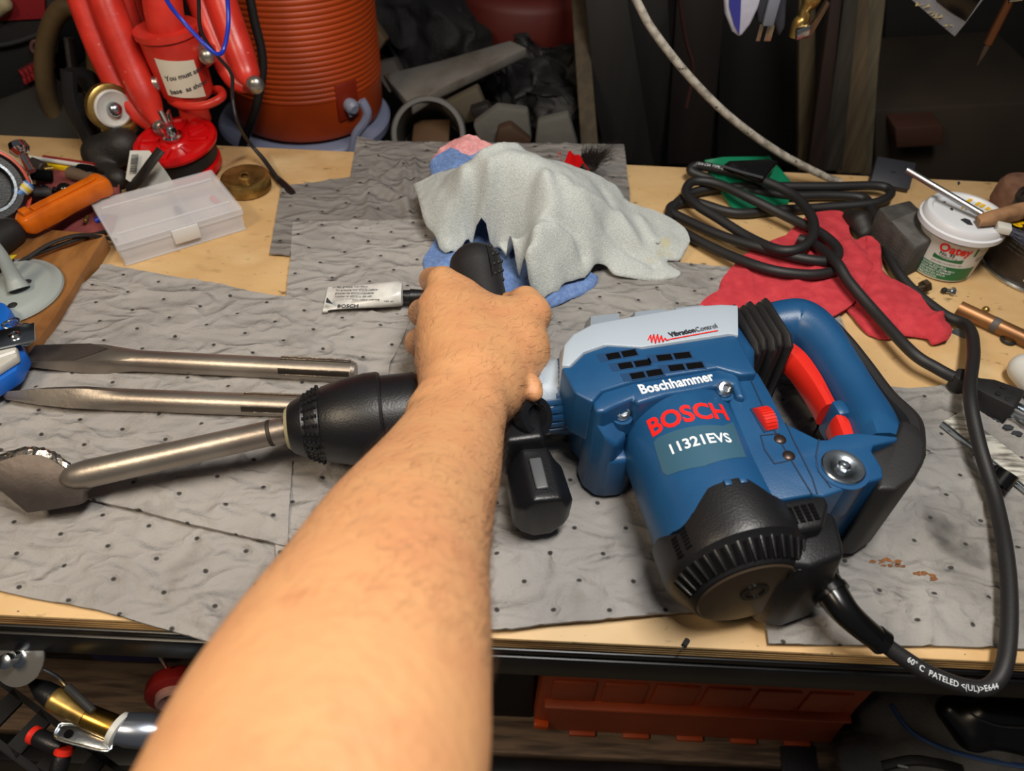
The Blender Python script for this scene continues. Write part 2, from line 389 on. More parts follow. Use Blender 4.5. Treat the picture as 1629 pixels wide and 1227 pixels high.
# ---- absorbent pads
def pad_material(name, col, col2, stain=False):
    m = mat(name, col, .85, col2=col2, ns=13, lo=.35, hi=.7, bump=.0006, bs=420, spot=[((62, 60, 57), 11, .60, .70)] if stain else [((128, 124, 118), 30, .62, .8)])
    N = m.node_tree.nodes; Lk = m.node_tree.links; b = N['Principled BSDF']
    uv = N.new('ShaderNodeUVMap'); uv.uv_map = 'lat'; sx = N.new('ShaderNodeSeparateXYZ'); Lk.new(uv.outputs[0], sx.inputs[0])
    def mt(op, a, bb=None, c=None):
        n = N.new('ShaderNodeMath'); n.operation = op; n.use_clamp = op == 'SUBTRACT' and a == 1.0
        for i, q in enumerate((a, bb, c)):
            if q is None: continue
            if isinstance(q, (int, float)): n.inputs[i].default_value = q
            else: Lk.new(q, n.inputs[i])
        return n.outputs[0]
    def cell(off):
        X = mt('MULTIPLY', mt('SUBTRACT', mt('FRACT', mt('ADD', mt('DIVIDE', sx.outputs[0], .037), off)), .5), .037)
        Y = mt('MULTIPLY', mt('SUBTRACT', mt('FRACT', mt('ADD', mt('DIVIDE', sx.outputs[1], .042), off)), .5), .042)
        return mt('SQRT', mt('ADD', mt('MULTIPLY', X, X), mt('MULTIPLY', mt('MULTIPLY', Y, Y), 1.3)))
    d = mt('MINIMUM', cell(.5), cell(0.))
    fac = N.new('ShaderNodeMapRange'); fac.inputs[1].default_value = .0012; fac.inputs[2].default_value = .0023; fac.inputs[3].default_value = 1; fac.inputs[4].default_value = 0; Lk.new(d, fac.inputs[0])
    src = b.inputs['Base Color'].links[0].from_socket
    x = N.new('ShaderNodeMix'); x.data_type = 'RGBA'; Lk.new(fac.outputs[0], x.inputs[0]); Lk.new(src, x.inputs[6]); x.inputs[7].default_value = lin((48, 46, 44)); Lk.new(x.outputs[2], b.inputs['Base Color'])
    # dimple relief: a soft dent around each hole
    f2 = N.new('ShaderNodeMapRange'); f2.interpolation_type = 'SMOOTHSTEP'; f2.inputs[1].default_value = .0006; f2.inputs[2].default_value = .006; Lk.new(d, f2.inputs[0])
    bp = N.new('ShaderNodeBump'); bp.inputs['Distance'].default_value = .0012; Lk.new(f2.outputs[0], bp.inputs['Height'])
    old = b.inputs['Normal'].links[0].from_node; Lk.new(old.outputs[0], bp.inputs['Normal']); Lk.new(bp.outputs[0], b.inputs['Normal'])
    # creases in the fleece
    tc = [n for n in N if n.type == 'TEX_COORD'][0]; mp = N.new('ShaderNodeMapping'); mp.inputs['Rotation'].default_value = (0, 0, -.75); mp.inputs['Scale'].default_value = (1, 2.0, 1); Lk.new(tc.outputs['Object'], mp.inputs[0])
    nz = N.new('ShaderNodeTexNoise'); nz.inputs['Scale'].default_value = 17; nz.inputs['Detail'].default_value = 2; nz.inputs['Distortion'].default_value = .5; Lk.new(mp.outputs[0], nz.inputs['Vector'])
    rd = mt('POWER', mt('SUBTRACT', 1.0, mt('MULTIPLY', mt('ABSOLUTE', mt('SUBTRACT', nz.outputs['Fac'], .5)), 3.4)), 1.4)
    b3 = N.new('ShaderNodeBump'); b3.inputs['Distance'].default_value = .0055; b3.inputs['Strength'].default_value = .9; Lk.new(rd, b3.inputs['Height']); Lk.new(bp.outputs[0], b3.inputs['Normal']); Lk.new(b3.outputs[0], b.inputs['Normal'])
    return m
pad_m = pad_material('absorbent_fleece', (156, 152, 148), (140, 136, 133))
pad_d = pad_material('absorbent_fleece_dirty', (148, 145, 141), (116, 113, 110), True)
pad_dk = pad_material('absorbent_fleece_dark', (128, 124, 120), (108, 104, 101))
def pad(name, label, poly, m, z, rot, phase, th=.002, amp=.0016, creases=(), curl=(), group='grey absorbent pads on the bench', zpt=None):
    W_ = [P(a, b, 0).to_2d() for a, b in poly]; W_ = [p for p in W_]
    ph = P(*phase, 0); ca, sa = math.cos(rot), math.sin(rot); off = z*7.3e2
    cl = [([P(*q).to_2d() for q in pl], a, w) for pl, a, w in creases]
    edges = list(zip(W_, W_[1:]+W_[:1]))
    def zf(x, y):
        # diagonal wrinkles
        u = (x*.72+y*.69); v = (-x*.69+y*.72)
        n = noise.noise((u*26, v*62, off)); n2 = noise.noise((u*70, v*120, off+5))
        h = amp*(max(0, 1-abs(n)*5.5)**2*1.15+.35*max(0, 1-abs(n2)*5)**2)+amp*.8*(.5+.5*noise.noise((x*14, y*14, off)))
        q = Vector((x, y))
        for pl, a, w in cl:
            for s, e in zip(pl, pl[1:]):
                d, t = dist_seg(q, s, e); h += a*math.exp(-(d/w)**2)
        for (cx, cy), a, w in curl:
            c = P(cx, cy).to_2d(); h += a*math.exp(-((q-c).length/w)**2)
        if y < BF-.001: h -= min(.03, (BF-y)*.15)
        return z+th+h
    B = [(p.x, p.y) for p in resample(W_, .02)]; B = [(x+.0012*noise.noise((x*50, y*50, 1)), y+.0012*noise.noise((x*50, y*50, 7))) for x, y in B]
    o = obj(name, sheet(B, .0036, zf, th), m, ang=60)
    me = o.data; uvl = me.uv_layers.new(name='lat'); off3 = ROOT[o.name]
    co = np.empty(len(me.vertices)*3, np.float32); me.vertices.foreach_get('co', co); co = co.reshape(-1, 3)
    X = co[:, 0]+off3.x-ph.x; Y = co[:, 1]+off3.y-ph.y; U = np.stack([X*ca+Y*sa, -X*sa+Y*ca], 1)
    li = np.empty(len(me.loops), np.int32); me.loops.foreach_get('vertex_index', li); uvl.data.foreach_set('uv', U[li].astype(np.float32).ravel())
    return tag(o, label, 'absorbent pad', group)
pad('absorbent_pad', 'grey dimpled absorbent pad along the rear bench edge, under the heap of rags', [(568, 220), (600, 228), (760, 231), (992, 233), (1002, 318), (1000, 420), (700, 420), (660, 300), (556, 304)], pad_dk, .0004, 0, (652, 255))
pad('absorbent_pad', 'creased dark grey absorbent pad left of the rags, its left end against bare plywood', [(449, 303), (520, 293), (566, 286), (610, 262), (700, 250), (720, 380), (468, 392), (461, 411), (431, 408), (440, 350)], pad_dk, .0018, -.2, (538, 309), creases=[([(590, 280), (588, 350)], .004, .004), ([(600, 300), (640, 330)], .005, .006), ([(642, 265), (650, 350)], .006, .005), ([(660, 262), (668, 350)], .006, .004), ([(610, 290), (646, 268)], .005, .005)])
pad('absorbent_pad', 'grey absorbent pad under the white grease tube', [(468, 362), (600, 358), (720, 356), (760, 520), (640, 524), (560, 520), (457, 486)], pad_m, .0036, -.1, (568, 371))
pad('absorbent_pad', 'grey absorbent pad between the blue rags and the power hammer, blackened at its right end', [(640, 524), (690, 470), (720, 420), (1000, 416), (1152, 431), (1240, 470), (1333, 505), (1348, 545), (1190, 600), (1000, 600), (640, 590)], pad_d, .0022, -.05, (922, 499))
pad('absorbent_pad', 'grey absorbent pad in front at the lower left, half under the pad with the chisels', [(-140, 740), (135, 760), (470, 850), (560, 900), (520, 1075), (350, 1028), (160, 975), (0, 945), (-140, 920)], pad_m, .0008, -.21, (113, 960), curl=[((500, 1040), .0, .03)])
pad('absorbent_pad', 'grey absorbent pad under the black auxiliary handle knob and motor of the power hammer', [(600, 560), (656, 516), (870, 534), (960, 541), (1335, 560), (1290, 700), (1210, 850), (1172, 968), (1172, 976), (1000, 988), (815, 1007), (450, 1040), (440, 850), (462, 720)], pad_m, .0044, .05, (879, 979))
pad('absorbent_pad', 'largest grey absorbent pad, the loose chisels and chisel blade lie on it', [(170, 432), (330, 460), (470, 487), (560, 503), (656, 516), (640, 555), (621, 592), (600, 740), (468, 745), (460, 880), (300, 842), (135, 801), (-120, 740), (-60, 640), (0, 590), (70, 530)], pad_m, .0062, -.211, (201.5, 449.3))
pad('absorbent_pad', 'grey absorbent pad at the right end with rust stains, under the thick black cord', [(1190, 640), (1225, 614), (1300, 622), (1400, 618), (1440, 622), (1500, 618), (1690, 628), (1740, 1040), (1500, 1032), (1220, 1030), (1206, 950), (1180, 820)], pad_d, .001, -.02, (1277, 981), amp=.0024, group='grey absorbent pads on the bench')
pad('absorbent_pad', 'small grey absorbent pad scrap at the left picture edge, propped on the tool clutter', [(-60, 318), (45, 318), (10, 360), (-10, 385), (-60, 390)], pad_m, .03, 0, (-200, 330))
# rust stains on the right pad are thin dried films
rust = mat('rust_stain', (128, 82, 44), .9, col2=(100, 66, 38), ns=120)
# ================================================================== POWER HAMMER
# local frame: a = along the chuck axis towards the D-handle, m = towards the viewer, z = up (millimetres)
HA = math.radians(12.5); AV = Vector((math.cos(HA), math.sin(HA), 0)); MV = Vector((math.sin(HA), -math.cos(HA), 0)); ZV = Vector((0, 0, 1))
HO = P(463, 692, .05); HO.z = 0.0085
def L(a, m, z): return HO+AV*(a/1000)+MV*(m/1000)+ZV*(z/1000)
def Lp(poly, z0, z1, bv=0, seg=2, ang=30):
    top = [L(p[0], p[1], p[2] if len(p) > 2 else z1) for p in poly]; bot = [L(p[0], p[1], z0) for p in poly]; n = len(poly)
    vf = (bot+top, [tuple(range(n)), tuple(range(n, 2*n))]+[(i, (i+1) % n, n+(i+1) % n, n+i) for i in range(n)])
    return bev(vf, bv/1000, seg, ang) if bv else fixn(vf)
def pl(pts, z):  # picture points seen on the hammer at local height z -> local (a, m)
    o = []
    for x, y in pts:
        q = P(x, y, HO.z+z/1000)-HO; o.append((q.dot(AV)*1000, q.dot(MV)*1000))
    return o
hm = thing('demolition_hammer', L(230, 60, 0), 'blue electric demolition hammer with red trigger, lying on its side on the absorbent pads', 'power tool')
ZA = 44   # axis height of the chuck
AX = lambda a, m=-4, z=ZA: L(a, m, z)
# chuck, neck
ch = obj('chuck', lathe(AX(0), AV, [(.0, .012), (0, .0165), (.002, .0185), (.010, .0225), (.012, .0222), (.014, .0235), (.020, .0258), (.022, .0256), (.024, .0272), (.040, .0312), (.055, .0335), (.0635, .0335), (.0655, .0325), (.066, .0305), (.090, .0305), (.091, .029), (.093, .029)], 48), black_pl, hm, ang=25)
for k in range(26):  # grip grooves on the cone
    t = 2*math.pi*k/26; d = ZV*math.cos(t)+MV*math.sin(t)
    if k % 1 == 0: obj('grip_rib', join(*[cyl(AX(q)+d*(.0223+(q-10)*.00052), AX(q)+d*(.0223+(q-10)*.00052)+AV*.0016, .0012, 6) for q in (11, 14, 17, 20)]), black_pl, ch)
obj('dust_seal', lathe(AX(-2.5), AV, [(0, .0115), (0, .014), (.003, .0165)], 32), mat('old_cream_seal', (150, 142, 110), .6), hm)
rg = [(t/1000, r/1000) for t, r in [(0, 30), (0, 37), (3, 38.5), (11, 38.5), (13, 36), (14, 33)]]
col = obj('locking_ring', lathe(AX(93), AV, rg, 48), black_pl, hm)
for k in range(40):
    t = 2*math.pi*k/40; d = ZV*math.cos(t)+MV*math.sin(t); e = ZV*-math.sin(t)+MV*math.cos(t)
    obj('knurl', box(AX(100)+d*.039, AV*.0035, e*.0014, d*.0012), black_pl, col)
obj('neck', lathe(AX(106), AV, [(0, .031), (.02, .031), (.021, .0265), (.075, .0265), (.085, .0275), (.108, .032)], 40), blue, hm)
for i in range(5):  # cooling ribs on the neck, near side
    t = math.radians(28+i*13); d = ZV*math.cos(t+.35)+MV*math.sin(t+.35)
    obj('neck_rib', box(AX(188)+d*.0272, AV*.0105, (ZV*-math.sin(t+.35)+MV*math.cos(t+.35))*.0022, d*.0012, .0006), blue, hm)
# gear housing
core = [(205, -20), (222, -34), (322, -38), (338, -34), (340, 4), (326, 34), (326, 60), (300, 58), (296, 40), (232, 40), (212, 42), (203, 20)]
obj('gear_housing', Lp(core, 3, 82, 7, 3), blue, hm)
vh = pl([(893, 584), (908, 583), (929, 562), (963, 550), (1004, 543), (1020, 554), (1166, 532), (1174, 535), (1205, 594), (1180, 596), (1142, 585), (1007, 607), (958, 622), (943, 640), (915, 625)], 91)
vent = obj('upper_housing', Lp(vh, 50, 91, 2.2, 3, 25), blue, hm)
# vents: dark slots with a lighter sunken ramp around them
def face_pt(x, y, z): return P(x, y, HO.z+z/1000)
for q in [((963, 563), (1010, 555)), ((982, 578), (1031, 571)), ((1001, 594), (1051, 586)), ((1043, 565), (1096, 559)), ((1062, 581), (1116, 575))]:
    (x0, y0), (x1, y1) = q
    def c4(f0, f1, g0, g1, z):
        o = []
        for f, g in ((f0, g0), (f1, g0), (f1, g1), (f0, g1)): o.append(face_pt(x0+(x1-x0)*f+g*5, y0+(y1-y0)*f+g*10, z))
        return o
    obj('vent_recess', slab(c4(-.28, 1.05, -.12, 1.15, 91.15), .0002, -ZV), mat('blue_recess', (18, 56, 94), .5), vent)
    for f0, f1 in ((0, .44), (.52, 1.0)): obj('vent_slot', slab(c4(f0, f1, .05, .95, 91.4), .0004, -ZV), dark, vent)
# flange with the white lettering
fl = pl([(943, 639), (958, 623), (1007, 608), (1142, 586), (1163, 587), (1176, 600), (1187, 634), (1172, 630), (1166, 612), (1152, 608), (1140, 613), (1105, 621), (1060, 628), (1014, 642), (1008, 633), (979, 646), (962, 655), (948, 655)], 89)
obj('flange', Lp(fl, 6, 89, 3.5, 3, 25), blue, hm)
obj('flange_side', Lp([(212, 38), (238, 38), (238, 56), (230, 63), (214, 62)], 2, 46, 4, 3), blue, hm)
obj('flange_side', Lp([(203, 36, 84), (214, 32, 86), (226, 38, 84), (226, 47, 70), (229, 54, 62), (219, 62, 62), (211, 60, 70), (204, 50, 80)], 2, 84, 3, 3), blue, hm)
# grey cover
gc = [(172, -12, 68), (176, -19, 60), (199, -21, 62), (205, -28, 66), (222, -37, 68), (258, -41, 68), (300, -45, 68), (325, -43, 70), (341, -41, 70), (339, -22, 84)]
gi = pl([(1175, 535), (1166, 531), (1020, 553), (1004, 542), (963, 549), (929, 561), (907, 583), (893, 583)], 92)
top = [L(*p) for p in gc]+[L(p[0], p[1], 91.5) for p in gi]
n_ = len(gc)
# outer rim sits low, an inner rim rises to the blue face: two strips plus far wall
outer = [(197, -20), (205, -27), (222, -37), (258, -41), (300, -45), (325, -43), (341, -41)]
mid = [(197, -10), (206, -20), (223, -29), (258, -33), (300, -37), (325, -36), (338, -33)]
inn = [(gi[7][0], gi[7][1]), (gi[6][0], gi[6][1]), (gi[5][0], gi[5][1]), (gi[4][0], gi[4][1]), (gi[2][0], gi[2][1]), (gi[1][0]-2, gi[1][1]), (gi[0][0], gi[0][1])]
rings = [[L(*o, 10), L(*o, 74), L(*m, 92), L(*i, 92.6), L(*i, 20)] for o, m, i in zip(outer, mid, inn)]
gcov = obj('grey_cover', bev(loft(rings), .0016, 2, 28), grey_pl, hm)
obj('cover_neck', lathe(AX(168, -5), AV, [(0, .0275), (.030, .028)], 40, xa=ZV), grey_pl, hm)
for a0, a1 in ((224, 246), (258, 282), (290, 312)):
    obj('cover_rib', loft([[L(a, -51, 64), L(a, -48, 76), L(a, -38, 91), L(a, -30, 60), L(a, -38, 20), L(a, -46, 20)] for a in (a0, a0+1, a1-1, a1)]), grey_pl, gcov)
# label strip of the cover: graph + lettering
def on(z): return lambda x, y: P(x, y, HO.z+z/1000)
g = on(93.2)
zig = [(1031, 541), (1035, 533), (1037, 545), (1040, 532), (1043, 546), (1046, 532), (1049, 545), (1052, 534), (1055, 544), (1058, 538), (1061, 542), (1065, 540)]
obj('graph_print', join(*[box((g(*a)+g(*b))/2, (g(*b)-g(*a))/2, ((g(*b)-g(*a)).cross(ZV)).normalized()*.0004, ZV*.0002) for a, b in list(zip(zig, zig[1:]))+[((1065, 540), (1142, 526))]]), red_ink, gcov)
dr = (g(1142, 521)-g(1067, 536)); du = (g(1067, 526)-g(1067, 536))
vw = (g(1107.5, 527.8)-g(1067, 536)).length; text('Vibration', .0066, g(1067, 536), dr, du, dark_ink, gcov, bold=.02, sx=vw/(.0066*textw('Vibration', .02)))
vw = (g(1141.5, 521)-g(1108.5, 527.8)).length; text('Control', .0066, g(1108.5, 527.8), dr, du, mat('grey_print', (90, 94, 100), .6), gcov, sx=vw/(.0066*textw('Control')))
f_ = on(89.3)
bw = (f_(1137, 605)-f_(1020, 627)).length; text('Boschhammer', .0118, f_(1020, 627), f_(1137, 605)-f_(1020, 627), f_(1018, 612)-f_(1020, 627), white_ink, hm, bold=.022, th=.0003, sx=bw/(.0118*textw('Boschhammer', .022)))
# screws
def screw(p, r, m, par, dirv=ZV, sock=True):
    s = obj('screw', lathe(p-dirv*.004, dirv, [(0, r), (.005, r), (.0065, r*.85), (.007, r*.5), (.0066, r*.5), (.0052, r*.42), (.0052, r*.05)], 24), m, par)
    return s
for x, y, z, r in ((990, 657, 76, .0056), (1153, 619, 88, .0056), (974, 731, 20, .0048)):
    p = P(x, y, HO.z+z/1000); screw(p, r, zinc, hm, (ZV*.8+MV*.5).normalized())
    obj('screw_boss', cyl(p-ZV*.016, p-ZV*.0035, r+.002, 24), blue, hm)
# motor barrel
MA = 273; MR = 44.5; MZ = 45
obj('motor_housing', lathe(L(MA, 38, MZ), MV, [(0, .040), (.004, .0435), (.008, MR/1000), (.112, MR/1000)], 72), blue, hm)
def barrel(a, m, extra=.0):  # arc length a (mm) from the crest, m along the barrel
    t = a/MR; return L(MA+math.sin(t)*(MR+extra), m, MZ+math.cos(t)*(MR+extra))
def bpix(x, y):  # picture point -> (arc, m) on the barrel by marching
    o = Vector((0, 0, CZ)); d = ray(x, y).normalized(); t = .3
    for _ in range(60):
        q = o+d*t-HO; a = q.dot(AV)*1000-MA; z = q.z*1000-MZ; s = math.hypot(a, z)-MR; t += s/1000*.9
    return math.atan2(a, z)*MR, q.dot(MV)*1000
def btext(s, p0, p1, hpx, m, bold, name='lettering', squash=1):
    a0 = bpix(*p0); a1 = bpix(*p1); hh = bpix(p0[0]-hpx*.15, p0[1]-hpx); H_ = abs(a0[1]-hh[1])
    cu = bpy.data.curves.new('w', 'FONT'); cu.body = s; cu.size = 1; t = bpy.data.objects.new('w', cu); COL.objects.link(t); bpy.context.view_layer.update(); w = t.dimensions.x; bpy.data.objects.remove(t)
    dx = (a1[0]-a0[0])/w; dy = (a1[1]-a0[1])/w; ca = 1/.72*H_
    return text(s, 1, None, None, None, m, hm, name, bold, 0, fmap=lambda x, y, z: barrel(a0[0]+dx*x, a0[1]+dy*x-ca*y, .35))
btext('BOSCH', (1037, 696), (1157, 668), 29, red_ink, .03)
# slate name plate on the barrel
cs = [bpix(*q) for q in ((1040, 705), (1044, 698), (1150, 678), (1166, 672), (1187, 728), (1120, 742), (1062, 757), (1054, 752))]
n0 = 8; V = []; 
bm_ = bmesh.new(); pv = [bm_.verts.new((a, m, 0)) for a, m in cs]; bm_.faces.new(pv); bmesh.ops.triangulate(bm_, faces=bm_.faces[:]); 
for _ in range(4): bmesh.ops.subdivide_edges(bm_, edges=[e for e in bm_.edges if e.calc_length() > 3], cuts=1); bmesh.ops.triangulate(bm_, faces=bm_.faces[:])
v_, f_2 = out(bm_); obj('name_plate', ([barrel(p.x, p.y, .22) for p in v_], f_2), blue2, hm)
btext('11321EVS', (1066, 725), (1160, 704), 17, white_ink, .02)
# electronics housing (flat) on the right of the barrel
eh = pl([(1176, 592), (1206, 592), (1226, 626), (1250, 673), (1303, 699), (1318, 699), (1331, 691), (1362, 688), (1429, 694), (1429, 700), (1391, 708), (1387, 717), (1404, 744), (1406, 760), (1349, 777), (1311, 790), (1290, 787), (1222, 799), (1200, 740), (1160, 640)], 84)
elec = obj('switch_housing', Lp(eh, 6, 84, 2.5, 3, 25), blue, hm)
k_ = on(84.6)
def seam(pp, z=84.3, w=.0004, m=None): 
    q = [P(x, y, HO.z+z/1000) for x, y in pp]; return join(*[box((a+b)/2, (b-a)/2, (b-a).cross(ZV).normalized()*w, ZV*.00025) for a, b in zip(q, q[1:])])
sm = mat('blue_seam', (12, 36, 62), .6)
obj('seam', join(seam([(1193, 602), (1229, 680), (1256, 728), (1292, 787)]), seam([(1250, 673), (1262, 700), (1292, 760), (1300, 786)]), seam([(1303, 699), (1298, 725), (1302, 750), (1322, 776)]), seam([(1210, 693), (1240, 690)]), seam([(1210, 693), (1216, 715), (1232, 738), (1255, 733)])), sm, elec)
# speed dial in its well
w4 = [(1193, 650), (1216, 644), (1236, 683), (1215, 688)]
obj('dial_well', slab([k_(*q) for q in w4], .0006, -ZV), mat('blue_well', (13, 44, 76), .5), elec)
d0 = P(1217, 667, HO.z+.084); dx = (k_(1228, 682)-k_(1207, 651)).normalized(); dy = dx.cross(ZV)
dw = obj('speed_dial', lathe(d0-dy*.0042-ZV*.004, dy, [(0, .0098), (.0003, .0103), (.0085, .0103), (.0088, .0098)], 36), red_pl, elec)
for k in range(13):
    t = math.radians(-72+12*k); d = ZV*math.cos(t)+dx*math.sin(t)
    obj('dial_rib', box(d0-ZV*.004+d*.0105, dy*.0042, d*.0005, (ZV*-math.sin(t)+dx*math.cos(t))*.0007), red_pl, dw)
for x, y in ((1241, 699), (1255, 725)): obj('hole_plug', ball(P(x, y, HO.z+.0842), .0040, 20, (1, 1, .35)), mat('dark_bronze_rivet', (78, 64, 58), .35, .8), elec)
# washer and bolt
wp = P(1341, 744, HO.z+.085)
obj('washer_boss', cyl(wp-ZV*.03, wp-ZV*.0005, .0165, 40), blue, elec)
ws = obj('washer', lathe(wp-ZV*.0002, ZV, [(0, .0135), (.0012, .0135), (.0018, .0128), (.0018, .0075), (.0008, .006), (.0008, .0005)], 40), zinc, elec)
obj('bolt_head', lathe(wp+ZV*.0005, ZV, [(0, .0042), (.0022, .0042), (.0032, .003), (.0032, .002), (.0018, .0016), (.0018, .0002)], 8), zinc, ws)
# black rubber heel around the rear corner
he = [(391, 103), (403, 92), (410, 84), (418, 92), (414, 108), (405, 120), (392, 131), (375, 138), (363, 135), (369, 127), (367, 112), (371, 108)]
obj('rubber_heel', Lp(he, 4, 82, 5, 3, 25), black_rb, hm)
# D-handle: swept grip (blue shell, black overmould outside) in the plane of the tool
def sweep(path, wa, wz, par, m, name, z=45, n=16, cut=None):
    rings = []
    Q = cr([(p[0], p[1], w, h) for p, w, h in zip(path, wa, wz)], 6)
    for i, q in enumerate(Q):
        a = Q[min(i+1, len(Q)-1)]; b = Q[max(i-1, 0)]; t = Vector((a[0]-b[0], a[1]-b[1])).normalized(); nn = Vector((t.y, -t.x))
        r_ = []
        for k in range(n):
            u = 2*math.pi*k/n; c, s = math.cos(u), math.sin(u); c = math.copysign(abs(c)**.8, c); s = math.copysign(abs(s)**.8, s)
            r_.append(L(q[0]+nn.x*c*q[2], q[1]+nn.y*c*q[2], z+s*q[3]))
        rings.append(r_)
    return obj(name, loft(rings), m, par)
gp = [(372, -41), (388, -42), (401, -38), (409, -22), (410, 5), (408, 40), (404, 70), (396, 94)]
sweep(gp, [17, 20, 20, 19, 17.5, 17, 18, 17], [27, 31, 33, 32, 29, 29, 32, 34], hm, blue, 'handle', z=47)
go = [(388, -58), (404, -54), (420, -40), (427, -15), (429, 15), (427, 50), (426, 80), (414, 104)]
sweep(go, [7, 9, 9.5, 8.5, 8, 8.5, 10, 9], [22, 25, 25, 24, 24, 27, 33, 34], hm, black_rb, 'handle_overmould', z=43)
sweep([(364, -19), (374, -18), (383, -4), (385, 18), (384, 40), (383, 50)], [7, 8.5, 9, 8, 6.5, 6.5], [13, 13, 12, 12, 12, 12], hm, red_pl, 'trigger', z=52, n=12)
sweep([(384, 60), (384, 70), (381, 86)], [5, 7.5, 8], [12, 12, 12], hm, red_pl, 'lock_switch', z=52, n=12)
obj('trigger_saddle', Lp([(382, 48), (392, 48), (392, 62), (382, 62)], 34, 66, 3), blue, hm)
# bellows between cover and handle
for i, a in enumerate((340, 347, 354, 361, 368)):
    w = 26 if i % 2 == 0 else 23
    obj('bellows_fold', bev(loft([[L(a+da+k*0, -24+dm*s_-1.0*i, 45+dz*s_) for dm, dz in ((-w, -34), (w*1.1, -34), (w*1.1, 30), (w*.8, 36), (-w*.85, 36), (-w, 30))] for da, s_, k in ((0, .9, 0), (3, 1.02, 0), (7, .92, 0))]), .001, 2), black_rb, hm)
# motor end cap
capm = [0]*72
def cap_start(t):  # t: angle from crest, where the cap starts along the barrel
    d = math.degrees(t); 
    k = [(-180, 128), (-120, 128), (-80, 130), (-56, 139), (-40, 133), (-22, 121), (0, 119), (8, 120), (22, 131), (40, 136), (80, 130), (180, 128)]
    for (a, b), (c, e) in zip(k, k[1:]):
        if a <= d <= c: return b+(e-b)*(d-a)/(c-a)
    return 128
N_ = 96; rg = []
prof = [(None, 45.2), (None, 47), (150, 47.2), (156, 46), (160, 43), (170, 36), (171.5, 34.5), (172, 30), (172, 1)]
for mm, rr in prof:
    r_ = []
    for k in range(N_):
        t = 2*math.pi*k/N_-math.pi; m0 = cap_start(t)
        m = m0+(0 if rr == 45.2 else .8) if mm is None else mm
        bulge = (2.2*max(0, math.cos(t*1.6)) if abs(t) < .95 and mm and mm <= 156 else 0)
        zz = MZ+math.cos(t)*(rr+bulge)
        r_.append(L(MA+math.sin(t)*(rr+bulge), m, max(zz, 1.0)))
    rg.append(r_)
mcap = obj('motor_cap', loft(rg), black_pl, hm, ang=28)
# cooling fins along the chamfer
for k in range(19):
    t = math.radians(-86+9.1*k); d = AV*math.sin(t)+ZV*math.cos(t); e = AV*math.cos(t)-ZV*math.sin(t)
    A_ = L(MA, 158.5, MZ)+d*.0435; B_ = L(MA, 169.5, MZ)+d*.0372
    obj('vent_slot', box((A_+B_)/2, (B_-A_)/2, e*.0012, (B_-A_).cross(e).normalized()*.0006), dark, mcap)
    A_ = A_+e*.0031; B_ = B_+e*.0031
    obj('cooling_fin', box((A_+B_)/2, (B_-A_)*.52, e*.0008, (B_-A_).cross(e).normalized()*.0014, .0004), black_pl, mcap)
for k in range(2):  # slots on the left flank
    t = math.radians(-62+10*k); d = AV*math.sin(t)+ZV*math.cos(t); e = AV*math.cos(t)-ZV*math.sin(t)
    for j in range(6): obj('vent_slot', box(L(MA, 140.5+j*2.4-k*1.5, MZ)+d*.0471, MV*.0008, e*.0022, d*.0004), dark, mcap)
for k in range(2): obj('blue_catch', box(barrel(-6+9*k, 122.5, 3.1), AV*.0022, MV*.0022, ZV*.0012, .0004), blue, mcap)
obj('end_plate', lathe(L(MA, 171.6, MZ), MV, [(0, .033), (.0012, .032), (.0012, .001)], 48), mat('brown_gloss_plate', (58, 48, 38), .3), mcap)
obj('plate_screw', lathe(L(MA+2, 172.5, MZ+3), MV, [(0, .009), (.001, .009), (.001, .006), (.0003, .006), (.0003, .001)], 24), gloss_bk, mcap)
obj('plate_screw', lathe(L(MA+25, 171, MZ+18), MV, [(0, .007), (.003, .007), (.003, .005), (.001, .005), (.001, .001)], 24), gloss_bk, mcap)
# vented black block and cord boss
vb = pl([(1222, 800), (1311, 786), (1320, 802), (1312, 838), (1252, 850), (1238, 838)], 84)
blk = obj('switch_cover', Lp(vb, 6, 84, 3, 3, 25), black_pl, hm)
for i in range(5):
    for j in range(5):
        c = P(1244+i*11.5+j*2.6, 812-i*2.2+j*5.4, HO.z+.0845)
        obj('vent_slot', box(c, AV*.0016, MV*.0009, ZV*.0003), dark, blk)
cb = pl([(1225, 862), (1312, 838), (1326, 848), (1338, 890), (1336, 912), (1285, 930), (1250, 925), (1232, 915)], 60)
obj('cord_boss', bev(loft([[L(a, m, 4) for a, m in cb], [L(a, m, 48) for a, m in cb], [L(a+(-2 if a > 330 else 0), m-4, 74) for a, m in cb]]), .005, 3, 25), black_pl, hm)
s0 = P(1296, 915, .042); s3 = P(1402, 1021, .026)
sp = [s0, s0+(P(1318, 938, .042)-s0), P(1345, 974, .040), P(1378, 1004, .033), s3]
bt = obj('strain_relief', tube([P(1284, 898, .046)]+sp, [.015, .0135, .0108, .0088, .0078, .0074], 20, 8), gloss_bk, hm)
obj('collar', tube([P(1287, 902, .045), P(1300, 920, .042), P(1312, 932, .042)], [.0165, .0162, .0125], 24, 4), black_pl, hm)
obj('relief_ring', tube([P(1318, 940, .041), P(1325, 949, .041)], .0122, 24, 2), gloss_bk, hm)
obj('relief_ring', tube([P(1392, 1013, .029), P(1404, 1023, .026)], [.0079, .0083], 24, 2), gloss_bk, hm)
CR = .0052
